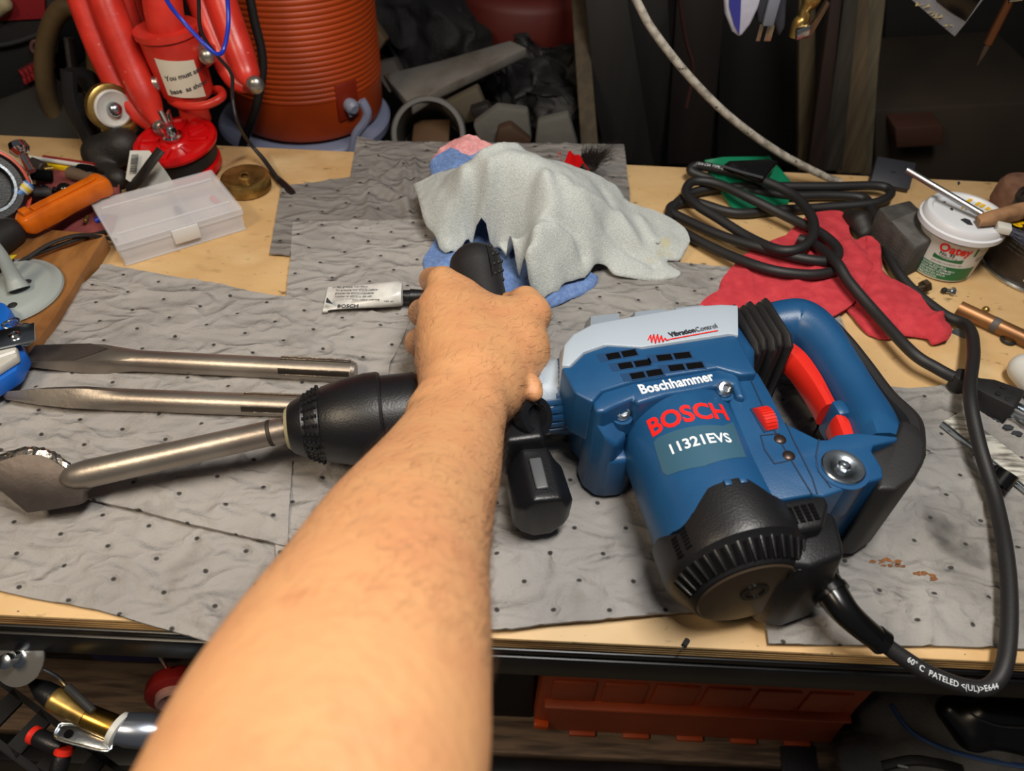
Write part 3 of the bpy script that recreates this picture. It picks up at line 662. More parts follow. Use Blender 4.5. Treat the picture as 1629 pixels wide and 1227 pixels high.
cord = [(1398, 1018, .026), (1430, 1042, .022), (1480, 1073, .017), (1540, 1094, .012), (1578, 1090, .012), (1600, 1050, .016), (1606, 965, .018), (1600, 880, .018), (1582, 790, .016), (1556, 700, .026), (1543, 625, .034), (1549, 560, .026), (1540, 520, .012), (1500, 500, .007), (1450, 460, .007), (1420, 420, .010), (1400, 370, .010), (1386, 332, .010),
 (1372, 315, .009), (1320, 311, .008), (1250, 311, .008), (1180, 300, .010), (1125, 283, .012), (1099, 272, .015), (1110, 264, .019), (1150, 271, .026), (1210, 286, .028), (1262, 311, .028), (1290, 343, .030), (1294, 372, .030), (1275, 394, .029), (1240, 398, .026), (1190, 377, .018), (1140, 346, .018), (1108, 326, .018), (1091, 306, .018), (1103, 289, .02), (1140, 292, .021), (1190, 314, .021), (1250, 344, .017), (1305, 371, .020), (1332, 396, .022), (1325, 414, .022), (1285, 413, .022), (1220, 397, .019), (1150, 376, .012), (1095, 352, .008), (1066, 335, .007), (1078, 324, .007), (1110, 323, .007), (1170, 339, .007), (1240, 334, .007), (1310, 330, .008), (1390, 323, .013), (1417, 308, .015), (1398, 296, .015), (1320, 297, .014), (1220, 297, .013), (1130, 300, .010), (1085, 316, .008), (1063, 348, .0065), (1090, 371, .0075), (1150, 402, .012), (1220, 428, .020), (1280, 437, .021), (1318, 434, .020), (1334, 426, .017)]
crd = obj('power_cord', tube([P(a, b, c) for a, b, c in cord], CR, 12, 7), black_rb, hm, ang=60)
cord2 = [(1270, 380, .018), (1300, 392, .020), (1330, 417, .030), (1350, 448, .026), (1390, 495, .020), (1450, 560, .020), (1490, 586, .018), (1516, 600, .016)]
crd2 = obj('power_cord', tube([P(a, b, c) for a, b, c in cord2], CR, 12, 7), black_rb, hm, ang=60)
def ctext(s, p0, p1, z, size, m=white_ink, par=None):
    a = P(*p0, z); b = P(*p1, z); r_ = (b-a).normalized(); u = r_.cross(Vector((0, -.45, -1)).normalized()); u = Vector((0, 0, 1)).cross(r_)
    return text(s, size, a, r_, u, m, par, th=.0001)
def cord_label(s, pts, size, up_tilt, par, off=.0003):
    # lettering laid along a curved cord centre line, on the side facing up and towards the viewer
    C = [Vector(q) for q in cr([tuple(P(*p)) for p in pts], 12)]; Ls = [0]
    for a, b in zip(C, C[1:]): Ls.append(Ls[-1]+(b-a).length)
    def fm(x, y, z):
        x = min(max(x, 0), Ls[-1]-1e-5); i = max(j for j in range(len(Ls)-1) if Ls[j] <= x); t = (x-Ls[i])/max(Ls[i+1]-Ls[i], 1e-9)
        c = C[i].lerp(C[i+1], t); d = (C[i+1]-C[i]).normalized(); sd = d.cross(Vector((0, 0, 1))).normalized()*-1; ph = up_tilt+(y-size*.3)/CR
        nn = Vector((0, 0, 1)); return c+(nn*math.cos(ph)+sd*math.sin(ph))*(CR+off)
    return text(s, size, None, None, None, white_ink, par, fmap=fm, th=0)
cord_label('60° C  PATELED <(UL)>E64419', [(1440, 1048, .021), (1480, 1073, .017), (1540, 1094, .012), (1578, 1090, .012)], .0047, -.5, crd)
cord_label('E-57516 CSA TYPE SJOW', [(1103, 267, .017), (1110, 264, .019), (1150, 271, .026), (1210, 286, .028), (1262, 311, .028)], .0045, -.6, crd)
cord_label('(UL) SJOW 300V', [(1275, 325, .027), (1290, 343, .026), (1294, 372, .022), (1275, 394, .019)], .0045, -.3, crd)
# plug
pA = P(1518, 601, .014); pB = P(1612, 650, .014); pd = (pB-pA).normalized(); ps = pd.cross(ZV).normalized()
plug = obj('plug', bev(loft([[pA+pd*t+ps*w*x+ZV*h*y for x, y in ((-1, -1), (1, -1), (1, 1), (-1, 1))] for t, w, h in ((-.002, .006, .006), (.003, .0085, .0075), (.009, .0085, .0075), (.010, .0065, .006), (.016, .0075, .0065), (.026, .0115, .009), (.048, .0135, .0115), (.050, .0125, .0105))]), .0014, 2, 25), black_rb, hm)
for s_, h in ((-.0062, 0), (.0062, 0)): obj('prong', box(pA+pd*.060+ps*s_+ZV*h, pd*.011, ps*.0008, ZV*.0032, .0004), zinc, plug)
obj('prong', cyl(pA+pd*.05-ZV*.006, pA+pd*.071-ZV*.006, .0024, 12), zinc, plug)
for (u_, w_) in ((.034, -.005), (.043, -.004), (.034, .006), (.042, .007)):
    obj('plug_mark', lathe(pA+pd*u_+ps*w_+ZV*.0105, ZV, [(0, .0024), (.0007, .0024), (.0007, .0017), (.0002, .0017), (.0002, .0003)], 16), black_rb, plug)
# auxiliary handle
obj('clamp_band', lathe(AX(146), AV, [(0, .0275), (0, .0335), (.004, .0345), (.020, .0345), (.024, .0335), (.024, .0275)], 48), black_pl, hm)
obj('handle_bracket', bev(loft([[L(a, m, z) for a, z in ((145, 22), (173, 22), (176, 40), (173, 62), (145, 62), (142, 40))] for m in (20, 42, 47)]), .004, 3), black_pl, hm)
obj('bracket_ear', lathe(L(166, 26, 60), (AV*.5+MV*.5+ZV*.6).normalized(), [(0, .015), (.006, .0155), (.009, .014), (.009, .009), (.002, .008), (.002, .0005)], 32), black_pl, hm)
kb = obj('clamp_knob', bev(loft([[L(a, m, z) for a, z in ((146-s_, 16), (158, 8), (172, 8), (184+s_, 18), (185+s_, 38), (176, 50), (156, 52), (145-s_, 42))] for m, s_ in ((44, -8), (50, -4), (56, 0), (84, 1), (90, -5))]), .003, 3), black_pl, hm)
obj('knob_stripe', box(L(164, 69, 52.5), MV*.0125+ZV*-.0004, AV*.0042, ZV*.0012, .0011, 3), mat('grey_knob_inlay', (88, 90, 92), .4), kb)
gA = L(156, -30, 46); gB = P(757, 425, .075)
gd = gB-gA; gl = gd.length
gx = Vector((1, 0, 0))
ahg = obj('auxiliary_grip', lathe(gA, gd, [(0, .024), (.01, .024), (.016, .0175), (gl*.45, .0185), (gl*.8, .0195), (gl*.93, .0215), (gl*1.0, .0225), (gl*1.06, .021), (gl*1.11, .017), (gl*1.145, .010), (gl*1.155, .003)], 36), black_rb, hm)
X_, Y_, D_ = frame(gd)
for i in range(4):
    for j in range(3):
        p = gA+gd*(.80+.085*i+(.04 if j % 2 else 0)); 
        aa = math.radians(38+17*j); n3 = (ZV*math.cos(aa)+Vector((1, 0, 0))*math.sin(aa)); n3 = (n3-gd.normalized()*n3.dot(gd.normalized())).normalized()
        obj('grip_dimple', ball(p+n3*float(np.interp(.80+.085*i+(.04 if j % 2 else 0), [.45, .8, .93, 1.0, 1.06, 1.11, 1.145], [.0185, .0195, .0215, .0225, .021, .017, .010])), .0017, 12), black_rb, ahg)
pn = [gA+gd*t+((ZV*math.cos(math.radians(24))+Vector((1, 0, 0))*math.sin(math.radians(24)))).normalized()*.0222 for t in (.74, .9, 1.03)]
obj('grip_seam', tube(pn, .0004, 6, 3), gloss_bk, ahg)
# ================================================================== ARM AND HAND
st_ = [(742, 622, .099, .0285, .019), (728, 668, .106, .0290, .0205), (699, 740, .124, .0345, .0255), (662, 812, .146, .0385, .030), (630, 882, .166, .0415, .034), (590, 1000, .190, .0455, .038), (553, 1100, .204, .0480, .040), (512, 1227, .216, .0500, .042)]
SP = [(P(a, b, c), w, h) for a, b, c, w, h in st_]
dv = (SP[-1][0]-SP[-2][0]).normalized()
SP += [(SP[-1][0]+dv*.05, .047, .042), (SP[-1][0]+dv*.11+Vector((0, 0, .004)), .042, .040)]
caps = []
SP = [(Vector(q[:3]), q[3], q[4]) for q in cr([(*p, w, h) for p, w, h in SP], 8)]
for (p, w, h), (q, w2, h2) in zip(SP, SP[1:]):
    ax = (q-p).normalized(); sd = ax.cross(ZV).normalized()
    for k in (-1, -.33, .33, 1):
        rr = 1.0 if abs(k) < .5 else .96
        caps.append((tuple(p+sd*(w-h)*k), tuple(q+sd*(w2-h2)*k), h*rr*.97, h2*rr*.97, .006))
el = SP[-1][0]
caps.append((tuple(el), tuple(el+Vector((-.05, -.06, .06))), .042, .045, .02)); caps.append((tuple(el+Vector((-.05, -.06, .06))), tuple(el+Vector((-.12, -.16, .16))), .045, .05, .02))
def cp(a, b, ra, rb, k=.008): caps.append((tuple(P(*a)), tuple(P(*b)), ra, rb, k))
# metacarpals to the knuckles (index at the top of the picture, little finger nearest the wrist)
cp((728, 610, .098), (704, 452, .094), .0195, .0130, .012)
cp((720, 610, .094), (692, 492, .092), .0180, .0125, .012)
cp((722, 615, .090), (689, 538, .084), .0180, .0120, .012)
cp((722, 620, .088), (688, 582, .076), .0180, .0115, .012)
cp((745, 600, .098), (742, 500, .092), .0190, .0150, .014)
cp((765, 595, .096), (782, 510, .090), .0190, .0150, .014)
cp((750, 560, .094), (735, 470, .090), .0180, .0120, .012)
# index web towards the thumb
cp((725, 470, .088), (800, 505, .085), .0115, .0130, .012)
# thumb: base, knuckle, tip over the grip
cp((775, 610, .092), (822, 545, .084), .0210, .0205, .014)
cp((822, 548, .084), (846, 500, .084), .0185, .0135, .010)
cp((790, 520, .086), (835, 500, .084), .0150, .0140, .012)
cp((846, 500, .084), (836, 480, .084), .0128, .0118, .006)
cp((836, 481, .084), (798, 486, .066), .0112, .0095, .005)
# heel of the hand, right flank
cp((782, 630, .088), (830, 570, .076), .0190, .0185, .014)
# fingers: proximal, middle, tip around the underside of the grip
for (kx, ky, kz), (ax_, ay, az), (bx, by, bz), (tx, ty, tz), r in [
    ((704, 447, .092), (688, 446, .062), (712, 462, .040), (760, 474, .037), .0108),
    ((690, 492, .090), (672, 498, .060), (700, 512, .036), (768, 520, .034), .0112),
    ((686, 540, .082), (666, 545, .056), (704, 562, .035), (790, 568, .034), .0108),
    ((690, 584, .074), (684, 592, .050), (730, 612, .036), (836, 626, .036), .0096)]:
    cp((kx, ky, kz), (ax_, ay, az), r*1.08, r, .004); cp((ax_, ay, az), (bx, by, bz), r, r*.94, .003); cp((bx, by, bz), (tx, ty, tz), r*.94, r*.84, .003)
cp((815, 590, .078), (844, 614, .088), .0085, .0074, .004); cp((844, 614, .088), (849, 625, .087), .0074, .0068, .003)
# wrist bone and tendons
cp((690, 655, .108), (700, 640, .108), .0150, .0140, .010)
cp((762, 640, .112), (752, 560, .104), .0060, .0055, .016)
av, af = organic(caps, .0021, .008)
Vn = np.array(av)
arm = obj('person', (av, af), skin, None, ang=80)
tag(arm, 'person: bare left forearm and hand reaching in from the bottom, gripping the black auxiliary handle', 'person')
sm_ = arm.modifiers.new('smooth', 'SMOOTH'); sm_.factor = .5; sm_.iterations = 3
# hairs on the forearm and the back of the hand
arm.data.update(); rn = random.Random(3); hv = []; hf = []; ro = ROOT[arm.name]
polys = arm.data.polygons; cand = [p for p in polys if p.normal.z > -.55 and (p.center+ro).y > .10]
axis = (SP[0][0]-SP[32][0]).normalized()
cnt = 0
for p in rn.sample(cand, min(len(cand), 9000)):
    c = p.center+ro; dens = .75 if (p.normal.z < .45) else .34
    if c.y > .46: dens *= .15
    if noise.noise(c*45) < -.12: dens *= .4
    if rn.random() > dens: continue
    n = p.normal; tdir = (-axis*0+axis*.5+Vector((rn.uniform(-.5, .5), rn.uniform(-.5, .5), 0))+Vector((.35, 0, 0))); tdir = (tdir-n*tdir.dot(n)).normalized()
    lift = rn.uniform(.15, .5) if n.z > .45 else rn.uniform(.3, .9)
    l = rn.uniform(.006, .0125)*(.9 if n.z > .45 else 1.35); w = .000055 if n.z > .45 else .00008; q = c; d = (tdir+n*lift).normalized(); s = d.cross(n).normalized()*w; u = n*w
    b0 = len(hv); 
    for k in range(3):
        f_w = 1-k*.42; hv += [q+s*f_w, q-s*f_w, q+u*f_w]; d = (d+tdir*.45-n*.22*lift).normalized(); q = q+d*l/2.2
    for k in range(2):
        b = b0+k*3
        for a, e in ((0, 1), (1, 2), (2, 0)): hf.append((b+a, b+e, b+3+e, b+3+a))
    cnt += 1
tag(obj('arm_hair', (hv, hf), hair_m, arm), 'dark hairs', kind='stuff')
arm['label'] = 'person: bare hairy left forearm and hand reaching in from below, gripping the black side handle'
# ================================================================== CHISELS
CG = 'steel chisels for the power hammer'
def shank(p0, d, prof, secs=None, n=32): return lathe(p0, d, prof, n)
# flat chisel (upper)
a = P(45, 565, .0175); b = P(566, 591, .0175); d = (b-a).normalized(); s = d.cross(ZV).normalized(); Lc = (b-a).length
t = thing('flat_chisel', a, 'farther of the two loose steel chisels, with a flat ground blade', 'chisel', CG)
rings = []
for u, w, h, sq in [(0, .0105, .0012, 1), (.006, .0108, .0028, 1), (.04, .0112, .0062, 1), (.062, .0105, .0078, .9), (.072, .0098, .0088, .5), (.09, .0092, .0092, 0), (.105, .009, .009, 0), (Lc-.06, .009, .009, 0), (Lc-.003, .009, .009, 0), (Lc, .0075, .0075, 0)]:
    r_ = []
    for k in range(24):
        q = 2*math.pi*k/24; c, e = math.cos(q), math.sin(q)
        if sq: m_ = max(abs(c), abs(e)); c2, e2 = c/m_, e/m_; c = c*(1-sq)+c2*sq*.98; e = e*(1-sq)+e2*sq*.98
        r_.append(a+d*u+s*(w*c)+ZV*(h*e-.0005))
    rings.append(r_)
obj('shaft', loft(rings), steel, t, ang=22)
obj('ground_face', slab([a+d*u+s*x+ZV*z for u, x, z in ((.002, .0095, .0020), (.002, -.0100, .0020), (.05, -.0104, .0070), (.068, -.004, .0086), (.045, .0095, .0066))], .0003, -ZV), steel_dk, t)
def flutes(t, p, d, s, L0, L1, par):
    for q in (25, 115, -65, -155):
        q = math.radians(q); dd = ZV*math.sin(q)+s*math.cos(q); e = d.cross(dd)
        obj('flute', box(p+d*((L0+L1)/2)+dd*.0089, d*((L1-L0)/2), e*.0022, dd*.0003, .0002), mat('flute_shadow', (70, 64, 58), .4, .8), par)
        for sg in (-1, 1): obj('flute_edge', box(p+d*((L0+L1)/2)+dd*.0092+e*sg*.0026, d*((L1-L0)/2), e*.0005, dd*.0003, .0002), steel_br, par)
flutes(t, a, d, s, Lc-.062, Lc-.004, t)
# point chisel (nearer)
a = P(8, 629, .0165); b = P(560, 650, .0165); d = (b-a).normalized(); s = d.cross(ZV).normalized(); Lc = (b-a).length
t = thing('point_chisel', a, 'nearer of the two loose steel chisels, tapering to a blunt point', 'chisel', CG)
rings = []
for u, w, sq in [(0, .0022, .2), (.003, .0036, .8), (.03, .0068, 1), (.055, .0085, 1), (.068, .0092, .7), (.085, .0092, .2), (.1, .009, 0), (Lc-.09, .009, 0), (Lc-.003, .009, 0), (Lc, .0075, 0)]:
    r_ = []
    for k in range(24):
        q = 2*math.pi*k/24+math.pi/4*0; c, e = math.cos(q), math.sin(q); m_ = abs(c)+abs(e); c2, e2 = c/m_*1.28, e/m_*1.28; c = c*(1-sq)+c2*sq; e = e*(1-sq)+e2*sq
        r_.append(a+d*u+s*(w*c)+ZV*(w*e))
    rings.append(r_)
obj('shaft', loft(rings), steel, t, ang=22)
for sg in (1,): obj('ground_face', slab([a+d*u+s*x+ZV*z for u, x, z in ((.004, -.0008, .0040), (.03, -.0006, .0088), (.07, -.0002, .0106), (.083, -.0045, .0084), (.06, -.0098, .0035), (.03, -.0080, .0022), (.004, -.0036, .0010))], .0003, -(ZV-s*.8).normalized()), steel_dk, t)
flutes(t, a, d, s, Lc-.085, Lc-.004, t)
# wide chisel held in the chuck
a = AX(2); b = P(112, 760, .034); d = (b-a).normalized(); Lc = (b-a).length
t = thing('scaling_chisel', (b.x, b.y, .008), 'wide flared steel chisel held in the chuck of the power hammer', 'chisel', CG)
Lc += .03
obj('shaft', lathe(a-d*.03, d, [(0, .009), (.045, .0092), (.047, .0092), (Lc*.6, .0093), (Lc-.03, .0098), (Lc-.012, .0100), (Lc-.004, .0092), (Lc+.002, .0070), (Lc+.006, .0035), (Lc+.007, .001)], 32), steel, t)
obj('wear_ring', lathe(a+d*.0145, d, [(0, .0092), (.0005, .0096), (.0025, .0096), (.003, .0092)], 32), mat('burnt_steel', (60, 54, 48), .6, .6), t)
# blade: tilted plate facing the viewer
nrm = Vector((.12, -.70, .70)).normalized(); c0 = P(70, 765, .036)
def bpl(x, y):
    d_ = ray(x, y); o_ = Vector((0, 0, CZ)); return o_+d_*((c0-o_).dot(nrm)/d_.dot(nrm))
fr = [bpl(*q) for q in ((168, 742), (128, 752), (104, 746), (84, 732), (66, 724), (34, 722), (0, 733), (-50, 742), (-78, 756), (-40, 772), (0, 781), (42, 817), (90, 810), (124, 804), (132, 799), (133, 784), (146, 775), (168, 770))]
bl = obj('blade', slab(fr, .009, -nrm, .0012), steel_dk, t)
edge = [P(x, y, 0) for x, y in ((108, 744), (72, 726), (20, 723), (-45, 742))]
tp = fr[2:8]; crv = []; 
for (p, q) in zip(tp, tp[1:]):
    for k in range(4): crv.append(p.lerp(q, k/4))
V = []; Fc = []
for i, p in enumerate(crv):
    for j in range(5):
        f = j/4; V.append(p-nrm*(.0005+.0085*f)+Vector((0, .0035, .0045))*math.sin(math.pi*f)*.8+Vector((rn.uniform(-1, 1), rn.uniform(-1, 1), rn.uniform(-1, 1)))*.0007)
for i in range(len(crv)-1):
    for j in range(4): Fc.append((i*5+j, (i+1)*5+j, (i+1)*5+j+1, i*5+j+1))
obj('chipped_edge', fixn((V, Fc)), steel_br, bl, flat=True)
# ================================================================== GREASE TUBE
gt = thing('grease_tube', P(590, 470, .004), 'crimped white grease tube with black cap lying left of the hand', 'tube')
a = P(518, 472, .0165); b = P(640, 470, .0185); d = (b-a).normalized(); s = d.cross(ZV).normalized()
rings = []
for u, w, h in [(0, .0160, .0012), (.003, .0160, .0014), (.006, .0158, .0026), (.03, .0150, .0062), (.05, .0145, .0085), ((b-a).length-.004, .0130, .0105), ((b-a).length, .0118, .0095), ((b-a).length+.001, .006, .005)]:
    rings.append([a+d*u+s*(w*math.cos(q))+ZV*(h*math.sin(q)-.004+h*.55) for q in [2*math.pi*k/28 for k in range(28)]])
wt = mat('white_tube_print', (214, 214, 210), .3, col2=(190, 190, 186), ns=60, bump=.0004, bs=90)
obj('body', loft(rings), wt, gt); obj('crimp', box(a+d*.0015-ZV*.0035, d*.0022, s*.0172, ZV*.001, .0003), wt, gt)
obj('cap', lathe(b+d*.001-ZV*.0015, d, [(0, .0062), (.006, .0062), (.0065, .0070), (.022, .0058), (.0225, .004)], 24), black_pl, gt)
un = P(560, 480, .02)-P(560, 490, .02)
for i, (s_, x, y, sz) in enumerate([('fat, grease, lubrifiant', 536, 458, .0034), ('for greasing tool shanks before use', 534, 463, .0030), ('graisser les emmanchements', 533, 468, .0030), ('lubricar el extremo del util', 533, 473, .0030), ('apply before inserting', 560, 478, .0028)]):
    text(s_, sz, P(x, y, .0265+i*-.0008), d, un, dark_ink, gt, th=.0001)
text('BOSCH', .0058, P(536, 489.5, .0215), d, un, dark_ink, gt, bold=.03)
text('100 ml', .0032, P(610, 481, .0265), d, un, dark_ink, gt)
obj('warning_triangle', slab([P(518, 481, .0230), P(530, 484, .0225), P(520, 473, .0243)], .0003, -ZV), dark_ink, gt)
# ================================================================== RAGS
RG = 'heap of cloth rags behind the hand'
def ragobj(name, label, m, *a, **k):
    return tag(obj(name, rag(*a, **k), m, None, ang=80), label, 'rag', k.pop('group', None) if False else RG)
ragobj('blue_rag', 'light blue cloth rag sticking out under and around the grey shirt rag', blue_cloth,
    [(683, 262, .045), (700, 244, .052), (738, 231, .058), (775, 240, .056), (800, 262, .05), (850, 330, .02), (930, 420, .015), (952, 440, .009), (935, 462, .008), (880, 487, .008), (850, 478, .009), (820, 470, .01), (770, 470, .01), (720, 452, .010), (684, 440, .009), (672, 415, .009), (690, 385, .01), (700, 330, .03), (690, 290, .04)],
    [(740, 262, .058), (760, 300, .030), (755, 345, .008), (735, 385, .009), (770, 400, .008), (800, 400, .008), (840, 440, .010), (880, 465, .016), (700, 415, .014), (760, 440, .018)], [([(740, 250, .05), (770, 262, .05)], -.004, .004), ([(700, 430, .01), (740, 400, .01)], .004, .005)], th=.003)
ragobj('pink_rag', 'fluffy pink terry rag peeking over the blue rag at the back of the heap', pink_cloth,
    [(690, 262, .035), (688, 250, .04), (700, 238, .05), (722, 222, .06), (745, 216, .064), (772, 224, .062), (795, 238, .056), (806, 256, .045), (780, 290, .03), (720, 290, .03)], [(742, 226, .066), (750, 262, .045)], [], na=.003, nsx=90, th=.003)
ragobj('pink_rag', 'sliver of crimson cloth at the left foot of the blue rag', red_cloth, [(672, 432, .012), (680, 428, .012), (690, 440, .011), (684, 452, .010), (674, 450, .010)], [(681, 440, .013)], sp=.003)
ragobj('grey_shirt_rag', 'crumpled light grey marl shirt rag on top of the heap', grey_cloth,
    [(659, 292, .035), (690, 278, .045), (740, 262, .062), (790, 246, .078), (820, 236, .086), (862, 250, .082), (905, 262, .074), (955, 280, .06), (985, 300, .045), (1000, 322, .035), (1040, 335, .025), (1075, 352, .018), (1096, 378, .014), (1085, 408, .010), (1060, 414, .010), (1083, 437, .009), (1040, 442, .008), (985, 437, .012), (960, 420, .018), (930, 436, .020), (900, 450, .018), (873, 468, .018), (845, 466, .02), (825, 440, .018), (804, 410, .015), (780, 392, .014), (752, 388, .013), (730, 398, .013), (714, 402, .014), (700, 392, .017), (688, 372, .022), (672, 340, .032)],
    [(700, 310, .055), (740, 300, .070), (780, 290, .082), (820, 270, .092), (860, 290, .090), (900, 310, .080), (940, 330, .066), (980, 350, .045), (1020, 370, .028), (1060, 385, .020), (755, 345, .048), (800, 350, .062), (850, 360, .072), (900, 380, .052), (870, 420, .042), (840, 400, .056), (940, 400, .036), (990, 410, .020), (715, 350, .040), (1040, 420, .014)],
    [([(760, 285, .07), (790, 262, .08), (822, 246, .085)], .007, .006), ([(735, 315, .05), (740, 348, .035)], .006, .007), ([(768, 320, .05), (775, 350, .035)], .006, .008), ([(712, 362, .04), (730, 390, .03)], .005, .004), ([(700, 300, .05), (718, 340, .04)], -.003, .007), ([(800, 300, .08), (795, 345, .06)], .005, .008), ([(865, 300, .08), (880, 340, .07), (872, 370, .05)], .006, .008), ([(845, 395, .05), (835, 430, .04), (850, 460, .02)], .005, .006), ([(905, 420, .03), (880, 450, .02)], .005, .006), ([(960, 300, .06), (975, 335, .05), (965, 370, .03)], -.005, .007), ([(1020, 350, .03), (1040, 385, .02)], .004, .006),
     ([(872, 376, .05), (890, 374, .05), (912, 388, .04), (925, 410, .03)], -.010, .005), ([(880, 396, .04), (905, 410, .03)], .007, .008), ([(840, 300, .08), (835, 340, .07), (845, 380, .06)], -.004, .006), ([(930, 330, .06), (985, 350, .04), (1010, 380, .03)], .006, .007), ([(960, 380, .03), (1000, 400, .02), (1040, 425, .01)], -.006, .005), ([(900, 300, .08), (940, 345, .06)], .005, .007), ([(690, 330, .05), (760, 318, .06)], .003, .008)],
    sp=.0035, th=.0025, na=.0022, nsx=38)
text('OMIL', .0075, P(1046, 389, .0215), P(1076, 371, .018)-P(1046, 389, .0215), P(1040, 375, .0215)-P(1046, 389, .0215), mat('faded_print', (112, 118, 118), .9), bpy.data.objects['grey_shirt_rag'])
ragobj('red_rag', 'scrap of bright red plastic tape end poking out behind the grey shirt rag', red_gloss, [(886, 248, .05), (892, 240, .055), (905, 236, .055), (912, 243, .05), (922, 248, .045), (935, 268, .03), (936, 275, .02), (915, 285, .02), (895, 272, .03)], [(905, 246, .06), (922, 262, .042)], sp=.003, na=.003, nsx=90)
o = bpy.data.objects['red_rag']; o['label'] = 'scrap of shiny red wrap poking out behind the grey shirt rag'
# folded red shop cloths on the right
for lab, ou, inn_, fo, q in [
  ('red shop cloth spread under the coiled black cord, its left corner touching the power hammer', [(1100, 503, .006), (1118, 480, .007), (1140, 462, .008), (1152, 440, .008), (1172, 415, .008), (1195, 398, .008), (1250, 372, .008), (1290, 340, .008), (1330, 336, .009), (1348, 345, .009), (1356, 380, .010), (1385, 376, .012), (1398, 400, .012), (1380, 440, .014), (1368, 470, .013), (1345, 492, .012), (1310, 508, .010), (1270, 512, .010), (1225, 500, .009), (1190, 494, .008), (1150, 500, .007)],
     [(1200, 450, .012), (1260, 460, .013), (1320, 440, .016), (1300, 390, .012), (1340, 400, .014), (1380, 390, .013)], [([(1180, 430, 0), (1190, 480, 0)], .003, .004), ([(1240, 480, 0), (1300, 440, 0), (1330, 420, 0)], .004, .005), ([(1345, 400, 0), (1372, 440, 0)], .004, .006)], 0),
  ('red shop cloth running down to the right, its hem curled at the end', [(1345, 488, .005), (1350, 470, .006), (1372, 430, .012), (1380, 378, .014), (1398, 392, .014), (1405, 430, .014), (1432, 450, .012), (1458, 462, .012), (1480, 490, .012), (1500, 508, .012), (1514, 520, .010), (1510, 540, .008), (1485, 545, .006), (1470, 535, .006), (1440, 534, .006), (1402, 538, .005), (1370, 518, .005)],
     [(1400, 470, .015), (1430, 490, .014), (1460, 510, .012), (1495, 520, .016), (1380, 500, .010)], [([(1470, 528, 0), (1490, 517, 0), (1508, 522, 0)], .007, .004), ([(1390, 400, 0), (1385, 470, 0)], .003, .005)], 1)]:
    tag(obj('red_cloth', rag(ou, inn_, fo, sp=.004, th=.0022, na=.0016, nsx=50), red_cloth, None, ang=80), lab, 'cloth', 'red shop cloths')
# ================================================================== LEFT SIDE: STAND, PLUG, COOLER
sY = .80
def yp(x, y, Y=sY): return PY(x, y, Y)
st = thing('tripod_stand', yp(300, 215, .80), 'folded red steel tripod stand with white sticker, leaning behind the left of the bench', 'stand')
def rtube(pts, r, name='leg', m=red_paint, par=None): return obj(name, tube([yp(*p) for p in pts], r, 16, 6), m, par)
rtube([(95, -120, .84), (132, 0, .82), (170, 100, .80), (205, 165, .785), (243, 203, .775)], [.0155, .0155, .015, .0125, .007], par=st)
l2 = rtube([(130, -130, .84), (168, 0, .81), (208, 100, .79), (235, 160, .775), (250, 196, .765)], [.0165, .0168, .0165, .0145, .0075], par=st)
rtube([(190, -110, .88), (215, 0, .87), (238, 62, .86), (248, 96, .85)], .0058, 'stay_rod', par=st)
rtube([(160, -130, .86), (200, 0, .84), (225, 75, .83), (243, 115, .82)], .009, 'stay_rod', par=st)
rtube([(280, -120, .86), (318, 0, .84), (348, 75, .82), (372, 125, .80), (392, 140, .79)], [.014, .014, .0135, .011, .006], par=st)
rtube([(318, -120, .86), (352, 0, .83), (378, 75, .81), (395, 120, .79), (404, 134, .785)], [.016, .0162, .016, .013, .007], par=st)
rtube([(245, -130, .83), (258, 0, .80), (268, 55, .80)], .0195, 'centre_tube', par=st)
a, b = yp(264, 46), yp(302, 152); d = (b-a).normalized(); Ls = (b-a).length
cc = obj('collar_tube', lathe(a, d, [(0, .0290), (.004, .0310), (.010, .0305), (Ls*.4, .0300), (Ls-.006, .0275), (Ls, .024)], 40), red_paint, st)
obj('collar_lip', lathe(a-d*.002, d, [(0, .0200), (0, .0335), (.006, .0335), (.007, .031)], 40), red_paint, cc)
# sticker: a curved patch on the collar facing the viewer
Xc, Yc, Dc = frame(d); tv = (Vector((0, 0, CZ))-a); tv = (tv-d*tv.dot(d)).normalized(); tw = d.cross(tv)
def onc(u, v, e=.0004): return a+d*v+(tv*math.cos(u)+tw*math.sin(u))*(.0302+e)
V = []; Fc = []
for i in range(9):
    for j in range(17): V.append(onc(-.55+j*.082, Ls*.36+i*.0050-.0005*j))
for i in range(8):
    for j in range(16): Fc.append((i*17+j, i*17+j+1, (i+1)*17+j+1, (i+1)*17+j))
lab_ = obj('sticker', (V, Fc), mat('cream_sticker', (205, 198, 180), .6), cc)
sg = 1 if (onc(.1, 0)-onc(0, 0)).dot(r2) > 0 else -1
for k, s_ in enumerate(('You must assemble', 'base  as shown')):
    text(s_, .0072, None, None, None, dark_ink, cc, bold=.02, th=0, fmap=lambda x, y, z, k=k: onc(sg*(-.62+x/.0305)+(.25 if sg > 0 else 0), Ls*.36+.016+k*.0145-y-.25*x*.3, .0009))
rtube([(300, 150, .80), (306, 168, .80), (312, 190, .80)], [.018, .016, .017], 'neck', par=st)
rtube([(272, 160, .79), (290, 168, .77), (325, 168, .765), (352, 155, .775), (350, 143, .80), (335, 144, .82)], .0045, 'ring', par=st)
obj('gusset_plate', slab([yp(*p) for p in ((222, 82, .80), (250, 98, .80), (268, 125, .80), (262, 146, .80), (240, 150, .80), (226, 120, .80))], .004, (0, 1, 0), .001), red_paint, st)
obj('gusset_plate', slab([yp(*p) for p in ((318, 60, .80), (335, 70, .80), (345, 98, .80), (325, 112, .80))], .004, (0, 1, 0), .001), red_paint, st)
